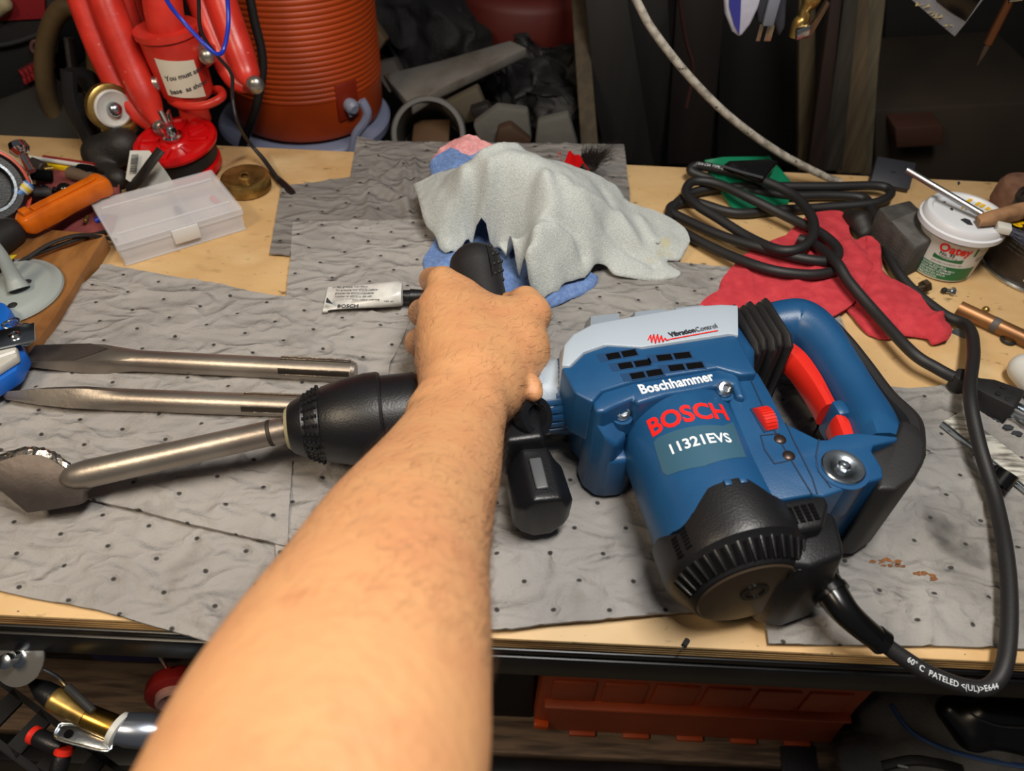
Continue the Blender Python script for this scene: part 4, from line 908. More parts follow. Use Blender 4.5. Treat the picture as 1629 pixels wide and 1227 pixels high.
for x, y, Y, r in ((257, 204, .76, .0098), (406, 135, .775, .0098), (246, 134, .785, .0088), (329, 90, .785, .0088)):
    p = yp(x, y, Y); bo = obj('bolt', ball(p, r, 18, (1, .8, 1)), mat('dull_zinc', (168, 165, 158), .35, .9), st)
    obj('bolt_shank', cyl(p+Vector((-.004, .006, 0)), p+Vector((-.014, .02, .004)), .005, 12), mat('dull_zinc', (0, 0, 0)), bo)
# test plug
tc0 = P(300, 268, .004); pg = thing('test_plug', tc0, 'red and black expanding pipe plug with wing nut, left rear of the bench', 'pipe plug')
tl = (ZV+Vector((-.10, -.10, 0))).normalized(); r0 = .0405
obj('lower_disc', lathe(tc0, tl, [(0, r0*.9), (.002, r0*.97), (.009, r0*.98), (.011, r0*.9)], 48), red_gloss, pg)
obj('rubber_ring', lathe(tc0+tl*.0108, tl, [(0, r0*.88), (.003, r0*.95), (.016, r0*.98), (.020, r0*.9)], 48), black_rb, pg)
ud = obj('upper_disc', lathe(tc0+tl*.0306, tl, [(0, r0*.95), (.001, r0*1.1), (.0045, r0*1.13), (.008, r0*1.1), (.0085, r0*.97), (.006, r0*.93), (.006, r0*.42), (.008, r0*.38), (.009, r0*.02)], 48), red_gloss, pg)
Xp, Yp, Dp = frame(tl)
for k in range(8):
    q = 2*math.pi*k/8; dd = Xp*math.cos(q)+Yp*math.sin(q); obj('rib', box(tc0+tl*.0375+dd*r0*.68, dd*r0*.24, tl.cross(dd)*.003, tl*.0016, .0008), red_gloss, ud)
zc = tc0+tl*.040
wn = obj('wing_nut', lathe(zc, tl, [(0, .0105), (.003, .0105), (.004, .0075), (.012, .0065), (.014, .005)], 24), chrome, pg)
for sg in (-1, 1): obj('wing', box(zc+Xp*sg*.010+tl*.016, Xp*.0045+tl*sg*.002*0, Yp*.0014, tl*.0085+Xp*sg*.003, .0012), chrome, wn)
obj('threaded_rod', cyl(zc, zc+tl*.034, .0032, 16), chrome, wn)
# cooler
cY = 1.02; cp0 = PY(466, 232, cY-.105); cz = cp0.z; cxx = cp0.x
co = thing('water_cooler', (cxx, cY, cz), 'round orange ribbed water cooler standing behind the bench', 'water cooler')
pr = [(0, .090), (.003, .101), (.012, .105), (.052, .106)]
zr = .056
obj('lower_band', lathe((cxx, cY, cz), ZV, pr+[(.055, .1065)], 72), orange, co)
rib = [(zr-.002, .1055)]
for k in range(34):
    z0 = zr+k*.0068; rr = .1068+.00012*k*.2; rib += [(z0, rr-.0009), (z0+.0018, rr+.0003), (z0+.0044, rr+.0003), (z0+.0062, rr-.0009)]
obj('ribbed_wall', lathe((cxx, cY, cz), ZV, rib, 96, cap=True), orange, co)
obj('top_rim', lathe((cxx, cY, cz+.286), ZV, [(0, .106), (.004, .110), (.02, .110), (.03, .104), (.05, .04), (.05, .001)], 72), orange, co)
# spigot recess on the right flank
q0 = PY(553, 160, .945); nq = Vector((q0.x-cxx, q0.y-cY, 0)).normalized(); tq = nq.cross(ZV)
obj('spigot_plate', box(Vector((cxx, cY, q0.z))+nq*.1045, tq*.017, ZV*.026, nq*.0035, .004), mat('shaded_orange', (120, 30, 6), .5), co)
sp_ = obj('spigot', lathe(Vector((cxx, cY, q0.z-.004))+nq*.106, nq+Vector((0, 0, -.2)), [(0, .008), (.006, .010), (.012, .0095), (.016, .006)], 20), mat('spigot_grey', (128, 132, 150), .4), co)
obj('lever', box(Vector((cxx, cY, q0.z-.010))+nq*.113, tq*.005, ZV*.009, nq*.0025, .001), mat('spigot_grey', (0, 0, 0)), sp_)
# tub under it
tb_b = mat('navy_tub_plastic', (30, 44, 110), .4)
tub = thing('storage_tub', (cxx-.008, cY, -.2995), 'blue tub with pale grey rim carrying the orange cooler', 'tub')
obj('tub_body', lathe((cxx-.008, cY, -.2995), ZV, [(0, .09), (.01, .095), (cz+.2795, .112), (cz+.2795, .001)], 56), tb_b, tub)
obj('tub_rim', lathe((cxx-.008, cY, cz-.022), ZV, [(0, .111), (0, .120), (.012, .122), (.016, .119), (.018, .112), (.018, .001)], 56), mat('pale_blue_grey_plastic', (120, 126, 150), .45), tub)
pp = [PY(x, y, .90) for x, y in ((560, 245), (566, 215), (580, 195), (584, 178), (575, 160))]
obj('bail_handle', tube(pp, .006, 10, 5), mat('pale_blue_grey_plastic', (0, 0, 0)), tub)
# cords around the stand
tag(obj('black_cable', tube([PY(385, -80, .86), PY(402, 20, .86), PY(416, 80, .86), PY(417, 120, .86), PY(405, 180, .86), PY(388, 225, .87), PY(380, 262, .88)], .0052, 12, 8), black_rb), 'thick black cable hanging down in front of the orange cooler', 'cable')
wire_blue = mat('blue_wire', (28, 52, 170), .35)
tag(obj('blue_wire', tube([PY(240, -60, .70), PY(265, 0, .70), PY(292, 35, .70), (PY(325, 70, .69)), PY(345, 86, .69), PY(356, 78, .70), PY(363, 40, .71), PY(362, 0, .72), PY(358, -60, .72)], .0020, 10, 8), wire_blue), 'thin blue wire looping down across the red tripod stand', 'wire')
an = thing('antenna_cable', P(455, 290, .003), 'thin black cable past the red stand, ending in a flat tip on the plywood', 'cable')
obj('cable', tube([PY(312, -60, .72), PY(316, 0, .72), PY(320, 50, .72), PY(345, 88, .73), PY(368, 118, .735), PY(370, 155, .735), PY(378, 195, .725), P(395, 225, .03), P(418, 252, .012), P(440, 282, .006), P(450, 294, .004)], [.0018]*7+[.0018, .0026, .0026, .0026], 10, 8), black_rb, an)
obj('tip', tube([P(440, 281, .006), P(450, 292, .005), P(462, 304, .0045), P(467, 309, .0045)], [.0026, .0042, .0044, .003], 12, 4, ell=.6), black_pl, an)
# ---- brass cap, clear organiser box, card
bc = P(394, 300, 0); c_ = thing('brass_cap', bc, 'round brass cap lying beside the clear plastic box', 'cap')
obj('cap_body', lathe(bc, ZV, [(0, .0245), (.0025, .0268), (.013, .0268), (.0155, .0255), (.0165, .0225), (.016, .0215), (.0158, .008), (.0168, .0075), (.0172, .006), (.0165, .0045), (.0165, .0002)], 56), brass, c_)
obj('hex_boss', lathe(bc+ZV*.0165, ZV, [(0, .0035), (.001, .0033), (.001, .0003)], 6), mat('dark_brass', (84, 66, 40), .4, .9), c_)
clear = mat('frosted_clear_plastic', (232, 232, 236), .22, alpha=.30)
for n_ in clear.node_tree.nodes:
    if n_.type == 'BSDF_PRINCIPLED': n_.inputs['IOR'].default_value = 1.15
bz = .026
T4 = [P(x, y, bz) for x, y in ((146, 322), (335, 272), (383, 332), (186, 390))]
B4 = [Vector((p.x, p.y, .0008)) for p in T4]; ctr = sum(T4, Vector())/4
ob = thing('organiser_box', (ctr.x, ctr.y, .0008), 'shallow clear plastic organiser box with latch, at the left rear', 'box')
def inset(q, d, z): 
    c = sum(q, Vector())/4; return [Vector((c.x+(p.x-c.x)*(1-d/.1), c.y+(p.y-c.y)*(1-d/.05), z)) for p in q]
shell = []
obj('base', join(*[slab([B4[i].lerp(ctr, .02), B4[(i+1) % 4].lerp(ctr, .02), Vector((T4[(i+1) % 4].x, T4[(i+1) % 4].y, bz-.006)), Vector((T4[i].x, T4[i].y, bz-.006))], .0012, (ctr-(B4[i]+B4[(i+1) % 4])/2).normalized()*1) for i in range(4)], slab(B4, .0012, ZV)), clear, ob, flat=True)
lid = obj('lid', bev(join(slab([p+(p-ctr)*.01 for p in T4], .0013, -ZV)), .0005, 2), clear, ob)
for i in range(4):
    a, b = T4[i]+(T4[i]-ctr)*.012, T4[(i+1) % 4]+(T4[(i+1) % 4]-ctr)*.012
    obj('lid_rim', box((a+b)/2-ZV*.003, (b-a)/2, (b-a).cross(ZV).normalized()*.0009, ZV*.0036, .0004), clear, lid)
for f in (.20, .80):
    a = T4[0].lerp(T4[3], f); b = T4[1].lerp(T4[2], f); obj('lid_ridge', box((a+b)/2+ZV*.0006, (b-a)*.46, (b-a).cross(ZV).normalized()*.0012, ZV*.0008, .0004), clear, lid)
a = T4[0].lerp(T4[1], .62); b = T4[3].lerp(T4[2], .62); obj('divider', box((a+b)/2-ZV*.012, (b-a)*.48, (b-a).cross(ZV).normalized()*.0007, ZV*.011), clear, ob)
p = T4[3].lerp(T4[2], .52); e_ = (T4[2]-T4[3]).normalized(); obj('latch', box(p-ZV*.009+e_.cross(ZV)*.0015, e_*.013, e_.cross(ZV)*.0012, ZV*.008, .0008), mat('milky_plastic', (205, 205, 205), .35), ob)
tag(obj('wire_nut', cyl(P(338, 315, .004), P(348, 323, .004), .0035, 10, .002), red_pl), 'tiny red wire nut inside the clear organiser box', 'connector')
tag(obj('hex_nut', cyl(P(281, 332, .003), P(285, 336, .008), .0035, 6), mat('violet_anodised_nut', (60, 54, 120), .4, .5)), 'tiny violet nut inside the clear organiser box', 'nut')
cdm = thing('barcode_card', P(235, 275, .012), 'white packaging card with a barcode propped behind the clear box', 'card')
cq = [P(207, 240, .050), P(238, 240, .048), P(262, 270, .034), P(282, 300, .014), P(225, 302, .012), P(200, 285, .026)]
obj('card', slab(cq, .0006, None), white_pl, cdm)
Cu = (P(236, 242, .049)-P(208, 243, .050)); Cv = (P(204, 282, .027)-P(208, 243, .050)); o_ = P(209, 246, .0495)
rb_ = random.Random(5); nn = Cu.cross(Cv).normalized()
if nn.z < 0: nn = -nn
for k in range(11): obj('bar', box(o_+Cv*(.02+.066*k)+Cu*.22+nn*.0012, Cu*.2, Cv*(.010+.014*rb_.random()), nn*.0002), dark_ink, cdm)
# ---- wooden board, disc foot, blue holder
bd = [P(x, y, .018) for x, y in ((55, 362), (168, 372), (90, 500), (10, 610), (-90, 690), (-160, 500), (-60, 400))]
tag(obj('varnished_board', prism([(p.x, p.y) for p in bd], .0005, .018, .002), brown_wood), 'brown varnished wooden board lying at the left end of the bench', 'board')
fc = P(12, 468, .018); ft = thing('disc_foot', fc, 'pale grey round foot with tapered stem on the varnished board', 'stand foot')
lg = mat('pale_grey_green_plastic', (150, 158, 156), .5)
obj('disc', lathe(fc+ZV*.0003, ZV, [(0, .046), (.002, .0475), (.004, .0465), (.005, .042), (.0075, .0395), (.009, .036), (.009, .0005)], 56), lg, ft)
obj('stem', tube([P(30, 460, .030), P(20, 440, .040), P(2, 405, .062), P(-15, 380, .078)], [.0095, .0065, .0048, .0035], 16, 4), lg, ft)
for x, y in ((43, 449), (20, 486)): obj('rubber_plug', ball(P(x, y, .027), .0042, 14, (1, 1, .3)), mat('dark_grey', (0, 0, 0)), ft)
bh = thing('blue_holder', P(20, 560, .02), 'blue plastic holder with screwed metal clips, at the left picture edge', 'holder')
bp_ = mat('bright_blue_plastic', (24, 96, 190), .35)
obj('body', prism([tuple(P(x, y, .034).to_2d()) for x, y in ((-60, 470), (6, 480), (18, 492), (12, 510), (28, 530), (40, 560), (26, 588), (0, 605), (-60, 640))], .019, .034, .003), bp_, bh)
obj('cover_plate', prism([tuple(P(x, y, .042).to_2d()) for x, y in ((-60, 520), (2, 532), (26, 552), (28, 566), (-10, 590), (-60, 615))], .0345, .042, .002), white_pl, bh)
obj('clip', box(P(24, 535, .045), Vector((.013, .006, 0)), Vector((-.005, .010, 0)), ZV*.001, .0005), zinc, bh)
obj('clip_screw', lathe(P(24, 535, .046), ZV, [(0, .0042), (.002, .004), (.003, .0025), (.002, .001)], 16), chrome, bh)
for x, y in ((18, 515), (42, 540), (34, 524)):
    c = P(x, y, .040); obj('wire_loop', tube([c+Vector((math.cos(q)*.0062, math.sin(q)*.0062, .001*math.sin(2*q))) for q in [k*math.pi/6 for k in range(12)]], .0011, 8, 2), zinc, bh)
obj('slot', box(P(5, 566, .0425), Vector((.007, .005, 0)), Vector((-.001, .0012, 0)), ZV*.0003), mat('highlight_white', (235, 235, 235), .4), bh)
tag(obj('twin_cable', join(tube([P(-20, 432, .022), P(30, 418, .024), P(80, 388, .03), P(130, 374, .028), P(185, 382, .006)], .0020, 8, 6), tube([P(5, 440, .022), P(40, 412, .026), P(85, 394, .024), P(125, 380, .024), P(170, 368, .006)], .0020, 8, 6)), black_rb), 'thin black twin cable looping over the varnished board', 'cable')
tag(obj('cable_bundle', organic([(tuple(P(-40, 405, .03)), tuple(P(15, 370, .03)), .018, .014), (tuple(P(-40, 440, .03)), tuple(P(5, 420, .026)), .014, .010)], .003, .006), mat('black_rubber', (0, 0, 0))), 'black bundled cable at the left edge above the grey disc foot', 'cable')
tag(obj('cable_tag', box(P(10, 416, .043), Vector((.0015, .009, 0)), Vector((.004, 0, .001)), ZV*.0006, .0004), mat('yellow_tag', (205, 180, 30), .5)), 'small yellow tag lying on the black cable bundle', 'tag')
# ---- heap of small tools
pinkm = mat('faded_red_rag', (130, 62, 60), .95, col2=(108, 50, 50), ns=40, bump=.0008, bs=300)
tag(obj('faded_rag', rag([(40, 375, .005), (55, 300, .012), (70, 262, .016), (120, 262, .016), (175, 270, .012), (190, 300, .010), (185, 345, .006), (170, 370, .005), (110, 368, .006)], [(100, 310, .018), (140, 300, .018), (90, 350, .012), (150, 350, .010)], [], sp=.005, na=.003, nsx=50), pinkm, None, ang=80), 'faded red rag under the orange handle and small parts', 'rag')
oh = thing('knife_handle', P(100, 335, .02), 'orange plastic tool handle lying across the small parts', 'tool handle')
a = P(48, 352, .034); b = P(164, 292, .038); d = (b-a).normalized(); s = d.cross(ZV).normalized(); n2 = s.cross(d); Lh = (b-a).length
obj('handle', bev(loft([[a+d*u+s*w*x+n2*h*y for x, y in ((-1, -1), (1, -1), (1.05, 0), (.9, 1), (-.9, 1), (-1.05, 0))] for u, w, h in ((-.010, .006, .006), (-.005, .0105, .009), (.02, .0100, .0095), (Lh*.5, .0092, .009), (Lh-.01, .0095, .009), (Lh-.004, .0115, .0095), (Lh+.003, .0110, .008), (Lh+.005, .006, .004))]), .002, 2, 25), orange_kn, oh)
obj('handle_ridge', box((a+b)/2+n2*.0103, d*Lh*.42, s*.0045, n2*.0012, .0008), orange_kn, oh); obj('button', box(a+d*.0+n2*.0105, d*.004, s*.005, n2*.003, .001), orange_kn, oh)
tr = thing('tape_roll', P(25, 290, .02), 'orange and white ringed tool lying on its side at the left picture edge', 'tool')
c = P(-26, 300, .040); dx_ = Vector((.62, -.60, .5)).normalized()
obj('orange_ring', lathe(c-dx_*.012, dx_, [(0, .030), (.001, .040), (.012, .042), (.022, .040), (.023, .030)], 40), mat('deep_orange', (206, 66, 12), .4), tr)
obj('white_ring', lathe(c-dx_*.022, dx_, [(0, .030), (.001, .0435), (.010, .0445), (.0105, .030)], 40), mat('warm_white_plastic', (176, 166, 150), .5), tr)
obj('black_core', lathe(c+dx_*.008, dx_, [(0, .034), (.012, .036), (.018, .032), (.018, .024), (.006, .022), (.006, .001)], 40), black_pl, tr)
obj('steel_hoop', lathe(c+dx_*.026, dx_, [(0, .0235), (0, .0260), (.002, .0260), (.002, .0235), (0, .0235)], 36, cap=False), zinc, tr)
wn_ = thing('wire_connector', P(32, 300, .03), 'small blue and white wire connector beside the orange ringed tool', 'connector')
a = P(28, 310, .036); b = P(48, 292, .042); d = (b-a).normalized(); obj('sleeve', cyl(a, b, .0062, 14, .0052, .001), mat('blue_sleeve', (60, 120, 190), .4), wn_); obj('band', cyl(a+d*.006, a+d*.014, .0066, 14), white_pl, wn_); obj('yellow_band', cyl(a+d*.0085, a+d*.0115, .0068, 14), mat('yellow_tag', (0, 0, 0)), wn_)
for nm, lb, a, b, r, m in [('red_pencil', 'dark red flat strip lying along the rear of the small parts', (70, 252, .022), (150, 264, .022), .0036, mat('dark_red', (130, 24, 22), .5)), ('white_rod', 'thin white rod lying against the yellow strip', (38, 249, .026), (148, 266, .026), .0024, white_pl)]:
    tag(obj(nm, cyl(P(*a), P(*b), r, 10), m), lb, 'rod')
tag(obj('yellow_strip', box((P(50, 258, .020)+P(145, 269, .020))/2, (P(145, 269, .020)-P(50, 258, .020))/2, Vector((.001, -.006, 0)), ZV*.003, .001), mat('yellow_plastic', (216, 180, 16), .4)), 'yellow plastic strip behind the small bolts and orange handle', 'strip')
kn = thing('hitch_pin', P(30, 255, .02), 'chrome knobbed pin standing up at the left behind the small parts', 'pin')
obj('knob', lathe(P(25, 226, .060), Vector((.45, -.55, -.55)), [(0, .004), (.002, .0085), (.009, .010), (.014, .007), (.016, .0045), (.034, .0045)], 20), chrome, kn)
rc = random.Random(11); items = [(70, 268, 'socket', steel_dk, .007, .016), (84, 280, 'socket', mat('near_black', (0, 0, 0)), .006, .02), (128, 270, 'socket', mat('near_black', (0, 0, 0)), .0065, .022), (110, 275, 'brown_dowel', mat('drab_wood', (92, 74, 58), .7), .007, .045), (103, 302, 'black_ball_knob', gloss_bk, .0075, .012), (82, 306, 'socket', mat('dark_grey', (0, 0, 0)), .005, .022), (56, 307, 'black_ball_knob', gloss_bk, .009, .014), (115, 272, 'foil_bit', zinc, .004, .008), (84, 268, 'brass_bit', brass, .003, .009), (140, 345, 'brass_bit', brass, .0022, .014), (152, 352, 'blue_bit', wire_blue, .0032, .01), (170, 306, 'foil_bit', zinc, .003, .012), (362, 283, 'foil_bit', zinc, .004, .012)]
lbs = {0: 'dull steel socket just left of the yellow strip', 1: 'black socket between the yellow strip and orange handle', 2: 'upright black socket near the right end of the yellow strip', 3: 'drab wooden dowel lying among the small parts', 4: 'glossy black ball knob just above the orange handle', 5: 'slim grey socket lying left of the glossy black ball knob', 6: 'black ball knob beside the orange ringed tool', 7: 'scrap of shiny foil on the yellow strip', 8: 'brass bit glinting in front of the yellow strip', 9: 'brass bit under the orange handle near the clear box', 10: 'blue bit at the left corner of the clear box', 11: 'foil scrap at the right tip of the orange handle', 12: 'foil scrap between the clear box and brass cap'}
for i, (x, y, n, m, r, l) in enumerate(items):
    z = .024 if x < 200 and y < 320 else (.010 if x < 200 else .004); p = P(x, y, z); q = rc.uniform(0, 6.28); dd = Vector((math.cos(q), math.sin(q), .25)) if i != 3 else (P(150, 285, z)-p).normalized()
    if 'knob' in n: vf = join(ball(p, r, 14), cyl(p-ZV*r*.5, p-ZV*r*.5+dd*l, r*.5, 10))
    elif 'foil' in n: vf = box(p, (r, 0, .001), (0, r*.8, .002), (0, .001, r*.5), .0006)
    else: vf = cyl(p, p+dd.normalized()*l, r, 12, r*.92, r*.15)
    tag(obj(n, vf, m), lbs[i], n.split('_')[-1])
# black clamp with brass socket, tools, hose, bag
cl = thing('black_clamp', yp(150, 160, .80), 'black cast clamp with a brass ringed socket, left of the red stand', 'clamp')
obj('arm', loft([[yp(x+dx, y+dy, .80+(.02 if k in (1, 2) else 0)) for k, (dx, dy) in enumerate(((-14, 8), (-14, -8), (14, -8), (14, 8)))] for x, y in ((118, 115), (135, 122), (160, 150), (175, 175))]), mat('black_chipped_paint', (22, 21, 20), .4, spot=[((120, 110, 90), 60, .66, .7)]), cl)
obj('side_bar', tube([yp(108, 112, .79), yp(115, 170, .78), yp(145, 230, .77), yp(165, 270, .75)], .0045, 8, 4, ell=2), black_pl, cl)
c = yp(178, 172, .765); dd = Vector((.75, -.6, .12)).normalized()
obj('brass_ring', lathe(c-dd*.012, dd, [(0, .0235), (.004, .0255), (.012, .0255), (.014, .022)], 32), brass, cl); obj('white_insert', lathe(c+dd*.0015, dd, [(0, .020), (.002, .020), (.003, .018), (.001, .014), (.001, .0005)], 32), white_pl, cl); obj('pin', ball(c+dd*.006, .008, 12), zinc, cl)
obj('brass_base', box(yp(190, 205, .77), (.02, -.004, .003), (0, .008, 0), (0, 0, .006), .002), brass, cl)
dkm = mat('dark_leather', (22, 19, 17), .6, col2=(34, 29, 25), ns=30, bump=.001, bs=80)
for lb, pts, r in [('black strap falling from the clamp behind the small parts', [yp(125, 150, .80), yp(140, 200, .79), yp(165, 245, .76), P(180, 300, .010)], .010), ('black tool arm lying in front of the white barcode card', [P(256, 238, .062), P(238, 262, .050), P(222, 284, .030), P(205, 302, .012)], .0065), ('brown black bar leaning behind the yellow strip', [yp(110, 60, .86), yp(122, 150, .84), yp(138, 215, .82), yp(160, 262, .80)], .009)]:
    tag(obj('strap', tube(pts, r, 10, 5, ell=.5), dkm), lb, 'strap')
tag(obj('tool_pouch', organic([(tuple(P(160, 245, .02)), tuple(P(195, 232, .03)), .020, .020), (tuple(P(160, 270, .012)), tuple(P(188, 284, .012)), .011, .011)], .004, .01), dkm), 'dark crumpled leather pouch beneath the black clamp', 'pouch')
tan = mat('tan_hose', (92, 74, 48), .6, col2=(70, 56, 36), ns=20)
hs = thing('coiled_hose', yp(105, 190, .88), 'tan coiled hose ring behind the red stand, upper left', 'hose')
for k in range(2):
    obj('hose_coil', tube([PY(112+42*math.cos(q)+k*14-(10 if k else 0), 105+95*math.sin(q), .93+.02*k) for q in [i*math.pi/8 for i in range(17)]], .0115 if k == 0 else .008, 12, 2), tan if k == 0 else dkm, hs)
bg = thing('tool_bag', PY(20, 150, 1.0), 'black fabric tool bag with red trim and red stitched emblem, top left corner', 'bag')
bgm = mat('black_bag_fabric', (15, 14, 15), .8, bump=.0008, bs=300)
obj('bag_body', slabY([(-160, -120), (60, -120), (98, -60), (96, 60), (92, 130), (60, 168), (0, 190), (-160, 230)], 1.0, .20, .012), bgm, bg)
obj('red_panel', slabY([(-160, -100), (66, -100), (72, 30), (0, 34), (-160, 50)], .996, .006, .001), mat('dark_red_fabric', (128, 14, 26), .7, bump=.0005, bs=300), bg)
obj('side_panel', slabY([(70, -110), (96, -60), (90, 22), (75, 30)], .993, .006, .001), mat('dark_grey', (0, 0, 0)), bg)
obj('piping', tube([PY(-100, 75, .992), PY(0, 72, .992), PY(60, 55, .992), PY(88, 40, .992)], .003, 8, 4), mat('grey_piping', (40, 40, 42), .6), bg)
rs = mat('red_emblem', (150, 34, 40), .6)
obj('emblem_plate', slabY([(28, 112), (84, 82), (88, 108), (42, 136)], .994, .004, .001), mat('dark_red_emblem', (104, 24, 30), .6), bg)
re_ = random.Random(4)
for row in range(2):
    for k in range(7):
        q = PY(36+k*6.6+row*4, 118-k*3.4+row*11, .9925); obj('raised_stroke', box(q, (.0022, 0, re_.uniform(-.0008, .0008)), (0, .001, 0), (re_.uniform(-.001, .001), 0, .0042), .0005), rs, bg)
obj('emblem_ring', tube([PY(56+6*math.cos(q_), 74+9*math.sin(q_), .9925) for q_ in [i*math.pi/5 for i in range(11)]], .0025, 8, 2), mat('dusty_pink', (90, 60, 58), .7), bg)
tag(obj('bag_pull', organic([(tuple(PY(-10, 14, .985)), tuple(PY(6, 6, .985)), .012, .010)], .003), mat('beige_tag', (150, 138, 108), .7)), 'beige rounded tag hanging on the red bag panel, top left corner', 'tag')
tag(obj('drab_case', slab([PY(-160, 215, .975), PY(90, 120, .975), PY(140, 180, .93), PY(125, 262, .86), PY(30, 255, .86), PY(-160, 262, .86)], .05, (0, .3, -1), .006), mat('drab_grey_plastic', (52, 50, 46), .7, col2=(44, 42, 38), ns=8)), 'drab grey case below the tool bag, behind the small parts', 'case')
# ================================================================== BEHIND THE BENCH
SHZ = -.30
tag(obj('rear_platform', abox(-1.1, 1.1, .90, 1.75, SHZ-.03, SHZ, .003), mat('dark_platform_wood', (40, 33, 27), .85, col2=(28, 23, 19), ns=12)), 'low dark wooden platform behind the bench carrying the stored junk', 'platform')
for x in (-1.05, 1.05):
    for y in (.95, 1.7): obj('leg', abox(x-.03, x+.03, y-.03, y+.03, FZ, SHZ-.03), darkgrey, bpy.data.objects['rear_platform'])
def far(name, label, cat, vf, m, group=None): return tag(obj(name, vf, m), label, cat, group)
def rest(vf, z=SHZ):  # keep shapes above the platform
    return [Vector((p[0], p[1], max(p[2], z))) for p in vf[0]], vf[1]
far('painted_offcut', 'pale grey painted board scrap lying on the junk behind the bench, left of centre', 'board', slab([PY(609, 118, 1.10), PY(655, 169, 1.02), PY(700, 140, 1.03), PY(838, 76, 1.10), PY(812, 64, 1.14), PY(760, 80, 1.14), PY(700, 98, 1.13)], .016, (0, .3, -1), .002), mat('pale_grey_painted_wood', (116, 112, 106), .7, col2=(96, 88, 80), ns=18, spot=[((88, 72, 58), 24, .6, .66)]))
far('wood_block', 'light brown wood block standing behind the orange cooler', 'block', slab([PY(566, 32, 1.2), PY(586, 28, 1.2), PY(614, 64, 1.2), PY(598, 90, 1.2), PY(568, 70, 1.2)], .06, (0, 1, -.3), .003), mat('dim_wood', (104, 84, 60), .7, col2=(84, 68, 48), ns=20))
far('wood_block', 'dull grey brown wood wedge left of the pale board scrap', 'block', slab([PY(598, 100, 1.12), PY(625, 94, 1.12), PY(640, 120, 1.10), PY(620, 150, 1.08), PY(600, 120, 1.1)], .04, (0, 1, -.3), .003), mat('drab_grey_wood', (66, 60, 54), .8))
for lb, pts, r in [('black mesh sack bulging behind the wood block', [PY(600, 0, 1.35), PY(660, 30, 1.3), PY(700, 70, 1.25)], .075), ('black sack leaning against the dark red bucket', [PY(700, -40, 1.62), PY(720, 10, 1.60)], .045)]:
    far('black_sack', lb, 'sack', crumple(organic([(tuple(a), tuple(b), r, r*.9) for a, b in zip(pts, pts[1:])], .006, .02), .03, 14), mat('black_mesh_fabric', (17, 16, 17), .8, bump=.002, bs=160))
rbk = thing('dark_red_bucket', PY(830, 150, 1.38), 'dark red bucket in shadow behind the rags, at the top of the picture', 'bucket')
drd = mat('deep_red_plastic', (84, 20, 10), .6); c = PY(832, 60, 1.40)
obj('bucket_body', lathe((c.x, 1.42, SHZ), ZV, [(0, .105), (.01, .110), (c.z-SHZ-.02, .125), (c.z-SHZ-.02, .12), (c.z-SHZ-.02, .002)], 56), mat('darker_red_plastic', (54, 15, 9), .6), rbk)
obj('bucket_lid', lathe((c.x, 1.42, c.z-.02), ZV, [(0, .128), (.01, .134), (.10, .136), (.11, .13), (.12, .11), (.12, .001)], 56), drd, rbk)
for lb, pts, r in [('black work boot like lump lying right of the pale board scrap', [PY(790, 130, 1.22), PY(835, 140, 1.20), PY(870, 140, 1.20), PY(885, 165, 1.16), PY(870, 185, 1.12)], .040), ('black rubber bundle under the dark red bucket', [PY(850, 90, 1.24), PY(885, 95, 1.24), PY(900, 120, 1.22)], .028)]:
    far('black_bundle', lb, 'bundle', crumple(organic([(tuple(a), tuple(b), r, r*.8) for a, b in zip(pts, pts[1:])], .005, .012), .03, 22), mat('black_rubbery', (18, 17, 17), .65, col2=(30, 28, 27), ns=16, bump=.002, bs=60))
pc = PY(682, 215, 1.0)
pip = thing('grey_pipe', (pc.x, 1.0, SHZ), 'short grey plastic pipe end with its dark mouth facing up, behind the dimpled pads', 'pipe')
pdv = Vector((.05, -.80, .62)).normalized(); 
obj('pipe_wall', lathe(pc-pdv*.12, pdv, [(0, .045), (0, .054), (.125, .054), (.127, .052), (.127, .046), (.02, .045)], 48, cap=False), mat('grey_pvc', (74, 72, 68), .55), pip)
obj('wood_piece', box(pc-pdv*.05, Vector((.028, 0, .002)), Vector((0, .02, .01)), Vector((0, .006, .012)), .002), mat('dim_orange_wood', (84, 60, 36), .7), pip)
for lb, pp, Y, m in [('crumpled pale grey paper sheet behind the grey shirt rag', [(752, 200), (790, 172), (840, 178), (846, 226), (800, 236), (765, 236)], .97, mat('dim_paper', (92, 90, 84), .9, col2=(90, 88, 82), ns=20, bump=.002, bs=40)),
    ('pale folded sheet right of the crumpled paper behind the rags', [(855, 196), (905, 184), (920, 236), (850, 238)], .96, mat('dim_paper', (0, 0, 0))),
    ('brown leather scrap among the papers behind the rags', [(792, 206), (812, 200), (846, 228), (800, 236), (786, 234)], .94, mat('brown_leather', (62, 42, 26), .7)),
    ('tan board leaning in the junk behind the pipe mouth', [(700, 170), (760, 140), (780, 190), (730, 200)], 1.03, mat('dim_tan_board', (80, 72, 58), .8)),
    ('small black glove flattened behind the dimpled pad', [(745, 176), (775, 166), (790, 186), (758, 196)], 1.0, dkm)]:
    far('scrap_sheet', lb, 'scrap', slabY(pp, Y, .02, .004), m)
far('leaning_post', 'drab brown wooden post left of the dark vertical panels', 'post', slab([PY(905, -60, 1.22), PY(928, -60, 1.22), PY(952, 232, 1.0), PY(924, 232, 1.0)], .03, (0, 1, 0), .002), mat('dim_brown_post', (70, 58, 40), .8, col2=(56, 46, 32), ns=20, st=(4, 4, .5)))
